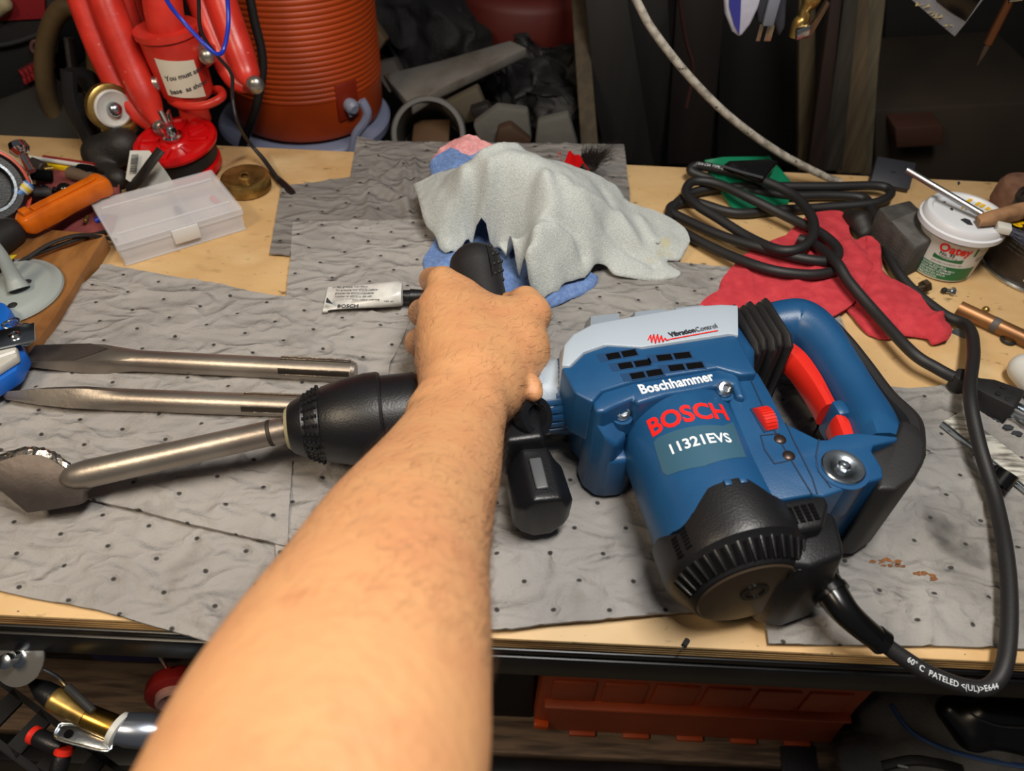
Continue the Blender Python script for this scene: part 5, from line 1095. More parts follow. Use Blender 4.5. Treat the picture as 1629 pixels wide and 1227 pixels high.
for lb, pp, Y, c_ in [('leftmost dark metal panel leaning behind the bench', [(925, -60), (990, -60), (1040, 262), (965, 258), (948, 180)], 1.10, (27, 25, 23)), ('second dark panel from the left behind the bench', [(985, -60), (1060, -60), (1068, 100), (1050, 262), (1030, 262)], 1.16, (23, 20, 19)), ('dark brown panel behind the hanging white package', [(1080, -60), (1160, -60), (1130, 262), (1060, 262)], 1.24, (28, 19, 17)),
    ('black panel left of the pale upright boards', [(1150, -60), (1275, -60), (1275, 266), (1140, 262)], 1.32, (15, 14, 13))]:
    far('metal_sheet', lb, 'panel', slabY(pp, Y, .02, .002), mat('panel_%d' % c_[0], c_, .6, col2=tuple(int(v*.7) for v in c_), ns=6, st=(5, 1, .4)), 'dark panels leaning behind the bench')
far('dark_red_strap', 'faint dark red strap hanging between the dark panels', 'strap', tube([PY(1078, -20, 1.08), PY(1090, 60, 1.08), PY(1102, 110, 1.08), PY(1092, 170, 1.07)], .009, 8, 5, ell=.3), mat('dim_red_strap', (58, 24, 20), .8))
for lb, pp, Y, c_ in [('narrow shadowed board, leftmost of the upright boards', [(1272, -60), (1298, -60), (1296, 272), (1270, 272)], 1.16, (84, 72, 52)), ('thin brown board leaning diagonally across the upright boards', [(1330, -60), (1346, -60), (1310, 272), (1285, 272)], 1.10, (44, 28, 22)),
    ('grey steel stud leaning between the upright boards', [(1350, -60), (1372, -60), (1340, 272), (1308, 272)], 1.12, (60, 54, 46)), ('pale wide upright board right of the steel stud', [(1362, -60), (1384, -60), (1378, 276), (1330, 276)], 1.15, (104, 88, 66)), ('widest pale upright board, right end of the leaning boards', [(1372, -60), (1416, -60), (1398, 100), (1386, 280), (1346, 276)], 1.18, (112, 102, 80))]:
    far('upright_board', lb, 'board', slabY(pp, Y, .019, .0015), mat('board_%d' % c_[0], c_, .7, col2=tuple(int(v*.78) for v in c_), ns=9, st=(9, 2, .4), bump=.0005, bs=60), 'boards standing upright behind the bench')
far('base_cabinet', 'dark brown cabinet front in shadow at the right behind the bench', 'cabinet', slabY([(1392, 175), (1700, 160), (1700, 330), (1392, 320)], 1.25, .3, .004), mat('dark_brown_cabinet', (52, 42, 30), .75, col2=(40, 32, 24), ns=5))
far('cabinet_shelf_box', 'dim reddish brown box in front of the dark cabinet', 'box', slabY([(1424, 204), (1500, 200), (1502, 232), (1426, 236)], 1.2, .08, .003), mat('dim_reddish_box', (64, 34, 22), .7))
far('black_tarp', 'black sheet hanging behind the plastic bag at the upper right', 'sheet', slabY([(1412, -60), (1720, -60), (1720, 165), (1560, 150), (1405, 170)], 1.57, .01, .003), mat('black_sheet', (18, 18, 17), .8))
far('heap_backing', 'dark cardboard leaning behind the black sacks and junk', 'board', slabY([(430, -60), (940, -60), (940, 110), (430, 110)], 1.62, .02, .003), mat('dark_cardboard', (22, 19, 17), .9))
# hanging rail above the frame, with what hangs from it
hr = thing('hanging_rail', (0, .80, 0), 'black steel rail over the rear of the bench, above the picture, for hanging small parts', 'rail')
obj('bar', cyl((-1.0, .80, .50), (1.0, .80, .50), .008, 14), rail_bk, hr)
for x in (-1.0, 1.0): obj('post', cyl((x, .80, 0), (x, .80, .50), .009, 14), rail_bk, hr)
def thread(p, m=None): return cyl(p, (p.x, p.y, .50), .0009, 6) if abs(p.y-.80) < .02 else tube([p, Vector((p.x, (p.y+.8)/2, .34)), Vector((p.x, .80, .50))], .0009, 6, 1)
hY = .795
gyc = mat('dirty_grey_cable', (168, 162, 150), .6, col2=(120, 114, 104), ns=120, spot=[((40, 38, 36), 160, .64, .68)])
tag(obj('grey_cable', tube([PY(930, -160, .80), PY(1012, 0, .78), PY(1040, 50, .775), PY(1095, 120, .77), PY(1160, 185, .77), PY(1235, 240, .775), PY(1300, 275, .78), PY(1335, 290, .785)], .0042, 12, 8), gyc), 'dirty light grey cable sweeping down diagonally onto the rear edge of the bench', 'cable')
pk = thing('hanging_package', PY(1188, 50, hY), 'white and blue plastic package hanging left of the power plug', 'package')
wpl = mat('white_film', (172, 174, 190), .25, bump=.001, bs=60)
obj('film', bev(slab([PY(x, y, hY) for x, y in ((1150, -30), (1225, -30), (1210, 8), (1195, 40), (1178, 62), (1165, 52), (1154, 24))], .012, (0, 1, 0)), .004, 3), wpl, pk)
obj('blue_print', slab([PY(x, y, hY-.0015) for x, y in ((1160, -30), (1180, -30), (1178, 20), (1176, 56), (1168, 40), (1160, 10))], .0015, (0, 1, 0)), mat('navy_print', (52, 54, 130), .3), pk)
obj('thread', thread(PY(1185, -28, hY)), dark, pk)
hp = thing('hanging_plug', PY(1220, 30, hY), 'black two prong power plug hanging at the top, right of the white package', 'plug')
obj('plug_body', bev(slab([PY(x, y, hY) for x, y in ((1205, -30), (1256, -30), (1252, 10), (1250, 45), (1240, 62), (1232, 38), (1206, 40), (1204, 10))], .016, (0, 1, 0)), .004, 3), mat('dark_blue_grey_rubber', (44, 46, 54), .5), hp)
obj('grey_clip', box(PY(1227, 18, hY-.004), (.0058, 0, 0), (0, .003, 0), (0, 0, .014), .002), mat('mid_grey_plastic', (104, 108, 118), .45), hp)
for x in (1209, 1224): obj('prong', box(PY(x, 52, hY+.004), (.0021 if x == 1209 else .0036, 0, 0), (0, .0008, 0), (0, 0, .0085), .0006), mat('dull_prong', (186, 174, 150), .35, .9), hp)
obj('thread', thread(PY(1228, -28, hY)), dark, hp)
hb = thing('brass_swivel_clip', PY(1285, 30, hY), 'brass fitting with a steel spring clip hanging at the top right of centre', 'clip')
obj('brass_body', tube([PY(1296, -22, hY), PY(1292, -6, hY), PY(1288, 4, hY), PY(1281, 16, hY), PY(1279, 28, hY), PY(1272, 38, hY), PY(1266, 58, hY)], [.006, .0095, .0085, .0052, .0062, .0078, .0072], 20, 4), brass, hb)
obj('spring_clip', slab([PY(x, y, hY-.010) for x, y in ((1316, 3), (1321, 6), (1290, 60), (1277, 62), (1276, 56), (1296, 36))], .008, (0, 1, 0), .0006), mat('brown_steel', (136, 112, 92), .35, .9), hb)
obj('clip_teeth', box(PY(1277, 50, hY-.012), (.006, 0, .003), (0, .004, 0), (-.001, 0, .005), .001), zinc, hb)
obj('thread', thread(PY(1296, -20, hY)), dark, hb)
pb = thing('plastic_bag', PY(1510, 30, hY), 'small clear zip bag with gold flakes hanging by its corner, upper right', 'bag')
film = mat('clear_bag_film', (150, 150, 156), .2, alpha=.45, bump=.001, bs=70)
obj('film', slab([PY(x, y, hY) for x, y in ((1440, -8), (1450, 0), (1480, 26), (1519, 59), (1536, 38), (1566, -2), (1560, -40), (1450, -40))], .004, (0, 1, 0), .001), film, pb)
obj('black_insert', slab([PY(x, y, hY-.001) for x, y in ((1480, -36), (1558, -36), (1560, 0), (1537, 34), (1510, 18), (1490, 2))], .003, (0, 1, 0), .0005), gloss_bk, pb)
gf = mat('gold_flakes', (190, 176, 130), .35, .4); r9 = random.Random(2)
for k in range(16):
    f = r9.random(); x = 1462+52*f+r9.uniform(-3, 3); y = 4+46*f+r9.uniform(-6, 4); q = PY(x, y, hY-.002); obj('flake', slab([q+Vector((r9.uniform(-.004, .004), 0, r9.uniform(-.003, .003))) for _ in range(3)], .0006, (0, 1, 0)), gf, pb, flat=True)
obj('thread', thread(PY(1520, -38, hY)), dark, pb)
hs_ = thing('steel_scriber', PY(1585, 50, hY), 'copper brown pointed scriber hanging at the top right corner', 'scriber')
a, b = PY(1622, -30, hY), PY(1554, 104, hY); d = (b-a).normalized(); Ls = (b-a).length
obj('barrel', cyl(a, a+d*Ls*.74, .0045, 14, .0045, .001), mat('copper_brown', (120, 78, 52), .35, .8), hs_)
obj('tip', lathe(a+d*Ls*.74, d, [(0, .0034), (Ls*.12, .0028), (Ls*.2, .0015), (Ls*.26, .0006)], 14), mat('dark_tip_steel', (104, 96, 88), .35, .9), hs_)
obj('cross_pin', cyl(PY(1605, 0, hY-.004), PY(1626, -2, hY-.004), .002, 8), zinc, hs_); obj('thread', thread(a), dark, hs_)
# black brush behind the rags
br = thing('scrub_brush', P(948, 262, .02), 'black bristled brush tip behind the right of the grey shirt rag', 'brush')
a = P(928, 270, .014); b = P(955, 236, .05)
obj('brush_block', cyl(a, a.lerp(b, .4), .009, 12, .012, .002), dkm, br)
hv = []; hf = []
for k in range(420):
    p = a.lerp(b, .3)+Vector((r9.uniform(-.011, .011), r9.uniform(-.008, .008), r9.uniform(-.004, .004))); e = b+Vector((r9.uniform(-.022, .026), r9.uniform(-.012, .012), r9.uniform(-.008, .010))); s_ = Vector((.0003, 0, 0)); u = Vector((0, 0, .0004)); n0 = len(hv)
    hv += [p+s_, p-s_, p+u, e]; hf += [(n0, n0+1, n0+3), (n0+1, n0+2, n0+3), (n0+2, n0, n0+3)]
tag(obj('bristles', (hv, hf), mat('dark_bristle', (48, 42, 38), .7), br), kind='stuff')
# ================================================================== RIGHT SIDE OF THE BENCH
gc_ = thing('green_case', P(1190, 300, 0), 'glossy green plastic holder with a black clip under the coiled cord', 'holder')
grn = mat('green_plastic', (10, 108, 74), .25)
obj('case_body', slab([P(1120, 253, .028), P(1150, 250, .034), P(1225, 247, .034), P(1240, 268, .022), P(1262, 292, .012), P(1255, 322, .004), P(1210, 330, .003), P(1170, 336, .003), P(1152, 310, .008), P(1130, 275, .018)], .004, -ZV, .0015), grn, gc_)
obj('clip', slab([P(1150, 262, .036), P(1160, 255, .040), P(1222, 252, .042), P(1238, 256, .040), P(1216, 284, .034), P(1205, 286, .034)], .006, -ZV, .0015), gloss_bk, gc_)
obj('clip_lip', tube([P(1148, 264, .038), P(1180, 274, .037), P(1214, 283, .037)], .0016, 8, 3), mat('grey_gloss', (60, 62, 66), .25), gc_)
mg = P(1412, 292, 0); tag(obj('black_plate', box(mg+ZV*.012, Vector((.021, -.006, 0)), Vector((.006, .016, .008)), Vector((0, -.002, .004)), .001), mat('dark_blue_black_plate', (34, 35, 42), .5)), 'small dark square plate with a hole at the rear edge, above the cord loop', 'plate')
obj('hole', cyl(mg+ZV*.0155, mg+ZV*.0168, .0035, 16), darkgrey, bpy.data.objects['black_plate'])
# sanding block
sb = thing('foam_block', P(1440, 385, 0), 'dark grey gritty sanding block left of the white tub', 'sanding block')
fm = mat('gritty_foam', (72, 70, 66), .95, col2=(56, 54, 51), ns=60, bump=.0008, bs=500); fm2 = mat('gritty_foam_worn', (92, 90, 86), .95, col2=(72, 70, 66), ns=60, bump=.0008, bs=500)
tz = .040; t4 = [P(1350, 352, tz), P(1400, 322, tz), P(1455, 325, tz), P(1492, 352, tz), P(1488, 385, tz), P(1424, 412, tz)]
t4 = [P(1398, 330, tz), P(1448, 318, tz), P(1504, 372, tz), P(1455, 396, tz)]
cc_ = sum(t4, Vector())/4
obj('block', bev(([Vector((p.x, p.y, .0006)) for p in t4]+t4, [(3, 2, 1, 0), (4, 5, 6, 7), (0, 1, 5, 4), (1, 2, 6, 5), (2, 3, 7, 6), (3, 0, 4, 7)]), .002, 2), fm, sb)
obj('worn_face', slab([P(1418, 352, tz+.0004), P(1462, 334, tz+.0004), P(1500, 370, tz+.0004), P(1456, 393, tz+.0004)], .0006, -ZV), fm2, sb)
tag(obj('black_cloth', organic([(tuple(P(1368, 352, .014)), tuple(P(1378, 366, .010)), .012, .009), (tuple(P(1352, 345, .010)), tuple(P(1372, 372, .008)), .008, .007)], .0022, .006), dkm), 'black lump between the red cloth and the sanding block', 'lump')
# white tub
tb = P(1520, 432, 0); tu = thing('white_tub', tb, 'white plastic tub with green and red label, rod and brush on its lid', 'tub')
tp = P(1538, 340, .092); ax_ = (Vector((tp.x, tp.y, .092))-tb); ax_ = ZV+Vector((0, 0, 0))
tcx = P(1524, 425, 0); Rb, Rt, Ht = .0315, .0355, .062; K = .66
tcx = Vector((P(1537, 340, .062).x, P(1537, 340, .062).y, 0))
obj('tub_wall', lathe(tcx+ZV*.0006, ZV, [(0, Rb-.002), (.002, Rb), (Ht-.018, Rt-.002), (Ht-.010, Rt-.001), (Ht-.008, Rt-.001)], 64), white_pl, tu)
ld = obj('lid', lathe(tcx+ZV*(Ht-.012), ZV, [(0, Rt+.003), (.001, Rt+.0055), (.006, Rt+.0055), (.007, Rt+.0035), (.011, Rt+.003), (.014, Rt+.001), (.0145, Rt-.003), (.0115, Rt-.005), (.0115, .001)], 64), mat('lid_white_plastic', (206, 208, 212), .35), tu)
# label wraps the wall
def tubp(u, z, e=.0003): r_ = Rb+(Rt-.002-Rb)*(z/(Ht-.018))+e; return tcx+Vector((math.sin(u)*r_, -math.cos(u)*r_, z))
def wrap(u0, u1, z0, z1, m, e, par, name, n=20, curve=0):
    V = []; Fc = []
    for i in range(3):
        for j in range(n+1): f = j/n; V.append(tubp(u0+(u1-u0)*f, z0+(z1-z0)*i/2+curve*(f-.5)**2*(1 if i else 0), e))
    for i in range(2):
        for j in range(n): Fc.append((i*(n+1)+j, i*(n+1)+j+1, (i+1)*(n+1)+j+1, (i+1)*(n+1)+j))
    return obj(name, (V, Fc), m, par)
gl_ = mat('green_label', (24, 104, 60), .45)
lb_ = wrap(-1.15, .95, .004*K, .070*K, mat('white_label', (212, 212, 208), .45), .0003, tu, 'label')
wrap(-1.15, .55, .006*K, .030*K, gl_, .0006, tu, 'green_band'); wrap(-.85, .0, .0390*K, .0425*K, gl_, .0006, tu, 'green_swash', 16, .010); wrap(.22, .30, .052*K, .066*K, gl_, .0006, tu, 'green_mark')
def ttext(s_, u, z, size, m, bold=0):
    z *= K; size *= K*1.12
    return text(s_, size, None, None, None, m, tu, bold=bold, th=0, fmap=lambda x, y, zz: tubp(u+x/.034, z+y, .0009))
ttext('Oatey', -.80, .0545, .0165, red_ink, .03); ttext('No. 95', -.72, .0480, .0070, dark_ink, .02); ttext('TINNING FLUX', -.70, .0440, .0035, dark_ink); ttext('Net Wt. 8 oz', .35, .060, .0035, dark_ink); ttext('LEAD', .38, .046, .0045, dark_ink); ttext('FREE', .38, .0415, .0045, dark_ink)
for k, s_ in enumerate(('WATER SOLUBLE', 'FLUX PASTE  ASTM B813', 'DECAPANT ETAMANT', 'SOLUBLE EN AGUA', 'PRECAUCION')): ttext(s_, -1.05, .0255-k*.0045, .0042, white_ink, .01)
ttext('LEAD-FREE SOLDERING  NSF', -.85, .0335, .0032, dark_ink)
lz = Ht+.0002; yl = mat('yellow_marker', (214, 168, 10), .5)
def lp(x, y): return P(x, y, lz)
text('Tinning', .0205, lp(1531, 316), lp(1575, 336)-lp(1531, 316), lp(1545, 300)-lp(1537, 322), yl, ld, bold=.035, th=.0001)
text('flux', .0150, lp(1528, 330), lp(1575, 346)-lp(1528, 330), lp(1545, 300)-lp(1537, 322), yl, ld, bold=.035, th=.0001)
for pp in ([(1524, 295), (1528, 292), (1526, 288), (1523, 290)], [(1511, 332), (1515, 335), (1517, 333), (1514, 330)], [(1500, 321), (1505, 322), (1504, 320)], [(1528, 349), (1535, 347), (1543, 350), (1548, 358), (1540, 357)]):
    obj('stain', slab([lp(*q) for q in pp], .0002, -ZV), dark_ink, ld, flat=True)
tag(obj('steel_rod', cyl(P(1442, 270, .082), P(1562, 341, Ht+.007), .0032, 14, .0032, .0005), mat('satin_rod', (150, 150, 152), .34, .9)), 'polished steel rod lying across the lid of the white tub', 'rod')
wb_ = thing('flux_brush', P(1590, 345, Ht+.004), 'wood handled acid brush with blackened bristles on the tub lid', 'brush')
a, b = P(1556, 351, Ht+.006), P(1640, 330, Ht+.012)
obj('wooden_grip', bev(loft([[a.lerp(b, f)+Vector((0, 1, .1))*w*x+ZV*h*y for x, y in ((-1, -1), (1, -1), (1.1, .2), (.5, 1), (-.6, 1.1), (-1, .3))] for f, w, h in ((0, .006, .003), (.25, .0075, .0045), (.5, .007, .006), (.75, .0085, .0055), (1, .007, .005))]), .0008, 1), mat('raw_split_wood', (150, 112, 78), .8, col2=(104, 74, 48), ns=40, bump=.0008, bs=160), wb_)
obj('ferrule', box(P(1596, 363, Ht+.004), (.006, -.002, 0), (.002, .0055, 0), (0, 0, .0035), .001), mat('clear_tape', (196, 194, 186), .25), wb_)
bsv = []; bsf = []
for k in range(220):
    p = P(1600, 365, Ht+.003)+Vector((r9.uniform(-.002, .002), r9.uniform(-.005, .005), r9.uniform(-.003, .003))); e = P(1640, 386, Ht-.006)+Vector((r9.uniform(-.006, .006), r9.uniform(-.008, .008), r9.uniform(-.005, .005))); n0 = len(bsv); bsv += [p+Vector((0, .0004, 0)), p-Vector((0, .0004, 0)), p+Vector((0, 0, .0005)), e]; bsf += [(n0, n0+1, n0+3), (n0+1, n0+2, n0+3), (n0+2, n0, n0+3)]
tag(obj('bristles', (bsv, bsf), mat('grey_bristle', (70, 72, 84), .5), wb_), kind='stuff')
# black can and rusty can
kc = Vector((.537, .640, 0)); bcn = thing('black_can', kc, 'worn black metal can with yellow label marks, right of the white tub', 'can')
bkl = mat('black_can_print', (32, 28, 26), .4, col2=(52, 42, 36), ns=50, bump=.0002, bs=100)
obj('can_wall', lathe(kc+ZV*.0006, ZV, [(0, .0500), (.0015, .0512), (.003, .0500), (.004, .0490), (.066, .0490), (.068, .0505), (.070, .0505), (.070, .046), (.066, .045), (.066, .001)], 64), bkl, bcn)
obj('base_rim', lathe(kc+ZV*.0008, ZV, [(0, .0512), (.002, .0522), (.004, .0512)], 64), zinc, bcn)
def canp(u, z, e=.0004): return kc+Vector((math.sin(u)*(.049+e), -math.cos(u)*(.049+e), z))
def cw(u0, u1, z0, z1, m, name, e=.0005):
    V = [canp(u0+(u1-u0)*j/12, z0+(z1-z0)*i, e) for i in (0, 1) for j in range(13)]; return obj(name, (V, [(j, j+1, 14+j, 13+j) for j in range(12)]), m, bcn)
cw(-.75, -.30, .044, .057, mat('yellow_label', (196, 176, 30), .45), 'yellow_panel')
yb = mat('yellow_label', (0, 0, 0)); hexp = [(-.62, .036), (-.56, .041), (-.36, .041), (-.30, .036), (-.30, .031), (-.36, .026), (-.56, .026), (-.62, .031)]
for a_, b_ in zip(hexp, hexp[1:]+hexp[:1]): obj('yellow_outline', box((canp(*a_)+canp(*b_))/2, (canp(*b_)-canp(*a_))/2, Vector((math.sin(a_[0]), -math.cos(a_[0]), 0))*.0004, ZV*.0006), yb, bcn)
for s_, u, z, sz, m in (('FAST', -.55, .0335, .0050, yb), ('DRYING', -.55, .0285, .0045, yb), ('DURABLE', -.72, .0200, .0042, white_ink), ('EXTREME', -.72, .0155, .0042, white_ink), ('PROTECTION', -.72, .0110, .0042, white_ink)):
    text(s_, sz, None, None, None, m, bcn, th=0, fmap=lambda x, y, zz, u=u, z=z: canp(u+x/.049, z+y, .0009))
for k in range(7): text('non-slip rubber coating finish', .0028, None, None, None, mat('dim_grey_print', (96, 92, 88), .5), bcn, th=0, fmap=lambda x, y, zz, k=k: canp(-1.35+x/.049, .058-k*.0042+y, .0008))
rcn = Vector((.545, .722, 0)); rc_ = thing('rusty_can', rcn, 'small red can with rusty lid at the right rear corner', 'can')
obj('can_body', lathe(rcn+ZV*.0006, ZV, [(0, .027), (.001, .028), (.024, .028)], 48), mat('dark_red_can', (150, 30, 22), .45, col2=(110, 22, 16), ns=20), rc_)
obj('rusty_lid', lathe(rcn+ZV*.024, ZV, [(0, .0285), (.001, .0295), (.020, .0290), (.025, .026), (.0275, .020), (.028, .001)], 48), mat('rust', (112, 78, 58), .9, col2=(84, 52, 36), ns=50, bump=.0006, bs=120), rc_)
# bolts, fitting, copper pipe, ball
bt_ = thing('hex_bolt', P(1464, 458, 0), 'brown hex bolt lying on the plywood below the sanding block', 'bolt')
dbr = mat('brown_bolt_steel', (112, 98, 80), .4, .9); a, b = P(1457, 461, .0055), P(1468, 457, .0068)
d = (b-a).normalized(); obj('bolt_shank', cyl(a, b, .0032, 12), dbr, bt_); obj('bolt_head', lathe(b, d, [(0, .0068), (.005, .0068), (.006, .006)], 6), dbr, bt_)
f1 = thing('small_fitting', P(1510, 463, 0), 'tiny zinc screw fitting with a black tip below the white tub', 'fitting')
a, b = P(1502, 462, .004), P(1516, 464, .004); d = (b-a).normalized(); obj('fitting_body', cyl(a, b, .0022, 10), zinc, f1); obj('hex_collar', lathe(b-d*.002, d, [(0, .0042), (.0035, .0042)], 6), zinc, f1); obj('black_tip', ball(a, .003, 10), black_rb, f1)
cpp = thing('copper_pipe', P(1580, 515, 0), 'brown copper pipe lying at the right edge of the bench', 'pipe')
a, b = P(1525, 490, .0075), P(1680, 562, .0075); d = (b-a).normalized(); obj('pipe_wall', lathe(a, d, [(.012, .0050), (0, .0052), (0, .0072), ((b-a).length, .0072)], 32, cap=False), copper, cpp)
obj('tape_mark', lathe(a+d*.031, d, [(0, .00725), (.0005, .0074), (.006, .0074), (.0065, .00725)], 32), mat('grey_tape_mark', (78, 72, 68), .6), cpp)
tag(obj('brass_ball', ball(P(1568, 493, .0036), .0036, 14), brass), 'small brass ball behind the copper pipe', 'ball')
tag(obj('rubber_washer', tube([P(1604, 541, .002)+Vector((math.cos(q), math.sin(q), 0))*.0055 for q in [k*math.pi/6 for k in range(13)]], .0016, 8, 2), black_rb), 'black rubber washer below the copper pipe', 'washer')
tag(obj('white_bottle_end', organic([(tuple(P(1632, 588, .016)), tuple(P(1660, 620, .016)), .014, .014)], .002), white_pl), 'white rounded plastic item cut by the right edge, above the plug prongs', 'bottle')
for i, (x, y, r) in enumerate([(1524, 533, .0065), (1526, 519, .0035), (1556, 610, .002), (1225+0, 0, 0)][:3]): tag(obj('dark_spot', cyl(P(x, y, .0003), P(x, y, .0008), r, 16), dark_ink), ['dark spot beside the bend of the cord', 'smaller dark spot above the cord bend', 'tiny dark speck left of the plug'][i], 'stain')
rpad = [o for o in bpy.data.objects if o.get('label', '').startswith('grey absorbent pad at the right end')][0]
rr_ = random.Random(8)
for lb, cl_ in (('rusty brown stain on the right hand pad, the one nearer the power hammer', [(1388, 893, 5, 2), (1398, 896, 7, 4), (1410, 891, 6, 3), (1412, 899, 7, 4), (1424, 896, 7, 4), (1434, 901, 6, 2)]), ('smaller rusty brown stain on the right hand pad, the one farther from the hammer', [(1460, 912, 5, 3), (1470, 911, 6, 4), (1480, 915, 6, 4), (1486, 921, 4, 3)])):
    V = []; Fc = []
    for cx_, cy_, w_, h_ in cl_:
        for q in range(7):
            x_, y_ = cx_+rr_.uniform(-w_, w_), cy_+rr_.uniform(-h_, h_); rad = rr_.uniform(1.2, 3.4); n0 = len(V); m_ = 7; V.append(onsurf(rpad, x_, y_, .0006))
            for k in range(m_):
                t_ = 2*math.pi*k/m_; R_ = rad*rr_.uniform(.5, 1.3); V.append(onsurf(rpad, x_+1.6*R_*math.cos(t_), y_+.6*R_*math.sin(t_), .0005))
            Fc += [(n0, n0+1+(k+1) % m_, n0+1+k) for k in range(m_)]
    tag(obj('rust_stain', (V, Fc), rust), lb, 'stain')
# paint scraper stick and black tube
sk = thing('stir_stick', P(1570, 720, .004), 'worn whitish paint stirring stick under the cord at the right edge', 'stick')
a, b = P(1514, 664, .0085), P(1690, 802, .0085); d = (b-a).normalized(); s = d.cross(ZV).normalized()
wst = mat('whitewashed_stick', (190, 188, 178), .6, col2=(96, 92, 86), ns=26, lo=.45, hi=.62, st=(1.5, 8, 8), bump=.0004, bs=200)
obj('stick', box((a+b)/2, (b-a)/2, s*.0105, ZV*.0016, .0005), wst, sk)
obj('steel_edge', box((a+b)/2+s*.0122-ZV*.001, (b-a)/2, s*.0014, ZV*.0022, .0006), zinc, sk)
bt2 = thing('black_tube', P(1590, 757, .004), 'short glossy black tube pieces beside the stirring stick', 'tube')
a, b = P(1588, 772, .012), P(1604, 752, .020); d = (b-a).normalized(); obj('large_tube', lathe(a, d, [(.002, .0062), (0, .0066), (0, .0082), ((b-a).length, .0082), ((b-a).length, .0066), (.003, .0060)], 28, cap=False), gloss_bk, bt2)
obj('tube_floor', cyl(a+d*.004, a+d*.006, .0066, 20), dark, bt2); obj('small_tube', cyl(P(1577, 751, .009), P(1590, 748, .010), .0045, 14, .0045, .001), gloss_bk, bt2)
for lb, x, y in (('crumb of black debris on the pad right of the plug, upper', 1588, 668), ('black flake of debris on the pad above the stirring stick', 1618, 690), ('black crumb of debris on the pad above the stirring stick', 1604, 680)):
    tag(obj('debris', ball(P(x, y, .006), .0035, 6, (1.6, 1, .3)), dark_ink), lb, 'debris')
# rust stains on the right pad and specks on the front edge
tag(obj('cutter_bit', join(cyl(P(1088, 1028, .0018), P(1094, 1018, .0018), .0018, 8), cyl(P(1083, 1036, .001), P(1088, 1028, .0016), .0006, 6)), mat('dark_grey', (0, 0, 0))), 'tiny dark metal bit on the front edge of the bench', 'bit')
# ================================================================== UNDER THE BENCH
def PZ(x, y, z): return P(x, y, z)
tbx = thing('orange_toolbox', (.16, .36, SZ), 'orange plastic toolbox lying on the shelf under the bench', 'toolbox')
# front face seen below the rail
tz1, tz0 = -.235, SZ
F1 = [P(858, 1120, -.30), P(1385, 1130, -.30)]
x0, x1 = P(856, 1165, SZ+.03).x, P(1372, 1165, SZ+.03).x; yf = .285
def tbp(x, y, z): return Vector((x, y, z))
xl = PY(852, 1150, yf).x; xr = PY(1386, 1110, yf).x; xr2 = PY(1322, 1188, yf).x
zb = SZ+.0045; zm = PY(1000, 1120, yf).z; zt = zm+.10
obj('toolbox_body', bev(loft([[Vector((x, yy, z)) for x, z in ((xl+.006, zb), (xr2, zb), (xr, zm+.012), (xr, zt), (xl, zt), (xl-.002, zb+.02))] for yy in (yf, yf+.20)]), .006, 3, 20), orange_tb, tbx)
obj('toolbox_lip', box(Vector(((xl+xr)/2, yf-.003, zm)), ((xr-xl)/2-.005, 0, 0), (0, .006, 0), (0, 0, .003), .002), orange_tb, tbx)
for k in range(6):
    x = xl+(xr-xl)*(.10+.155*k); obj('lid_panel', box(Vector((x, yf-.001, zm+.030)), ((xr-xl)*.066, 0, 0), (0, .0018, 0), (0, 0, .022), .0015), orange_tb, tbx)
for k in range(5):
    x = xl+(xr2-xl)*(.16+.18*k); obj('foot', box(Vector((x, yf+.003, zb-.0015)), ((xr-xl)*.045, 0, 0), (0, .006, 0), (0, 0, .003), .001), orange_tb, tbx)
obj('corner_latch', box(Vector((xl+.006, yf-.002, zb+.026)), (.008, 0, -.001), (0, .004, 0), (0, 0, .006), .002), mat('bright_orange_plastic', (214, 84, 20), .4), tbx)
DB = mat('black_case_plastic', (14, 13, 14), .5)
far('black_case', 'black case on the under shelf, left of the orange toolbox', 'case', rest(slab([PY(822, 1060, .30), PY(852, 1060, .30), PY(848, 1155, .30), PY(820, 1172, .30), PY(760, 1172, .30), PY(760, 1060, .30)], .15, (0, 1, 0), .004), SZ+.001), DB)
gb = thing('grey_bag', P(1500, 1190, SZ), 'dark grey fabric bag with a blue zip, right of the orange toolbox', 'bag')
gfm = mat('grey_bag_fabric', (98, 95, 91), .85, col2=(80, 78, 75), ns=14, bump=.0012, bs=200)
def rq(x, y, Y): return PY(x, y, Y)
cps = [(tuple(P(1372, 1205, -.352)), tuple(P(1450, 1200, -.345)), .026, .032), (tuple(P(1400, 1150, -.350)), tuple(P(1560, 1175, -.340)), .028, .036), (tuple(P(1470, 1225, -.352)), tuple(P(1690, 1245, -.350)), .030, .034), (tuple(P(1420, 1120, -.352)), tuple(P(1690, 1140, -.340)), .030, .040), (tuple(P(1560, 1190, -.345)), tuple(P(1700, 1210, -.345)), .034, .036)]
obj('bag_body', crumple(organic(cps, .004, .012), .006, 30), gfm, gb, ang=80)
bb_ = [o for o in gb.children if o.name.startswith('bag_body')][0]
zp = [onsurf(bb_, *q) for q in ((1418, 1122), (1432, 1145), (1452, 1166), (1480, 1182), (1520, 1197), (1570, 1209), (1628, 1219))]
zpp = obj('zip_track', tube(zp, .0024, 8, 8), mat('navy_zip', (40, 66, 110), .5), gb)
Cz = cr([tuple(p) for p in zp], 22)
for a_, b_ in list(zip(Cz, Cz[1:]))[::1]:
    a_, b_ = Vector(a_), Vector(b_); obj('zip_tooth', box((a_+b_)/2+Vector((0, -.0015, .0018)), (b_-a_)*.28, Vector((0, -.0018, .0022)), Vector((0, .0008, .0008))), mat('blue_zip_teeth', (74, 104, 150), .4), zpp)
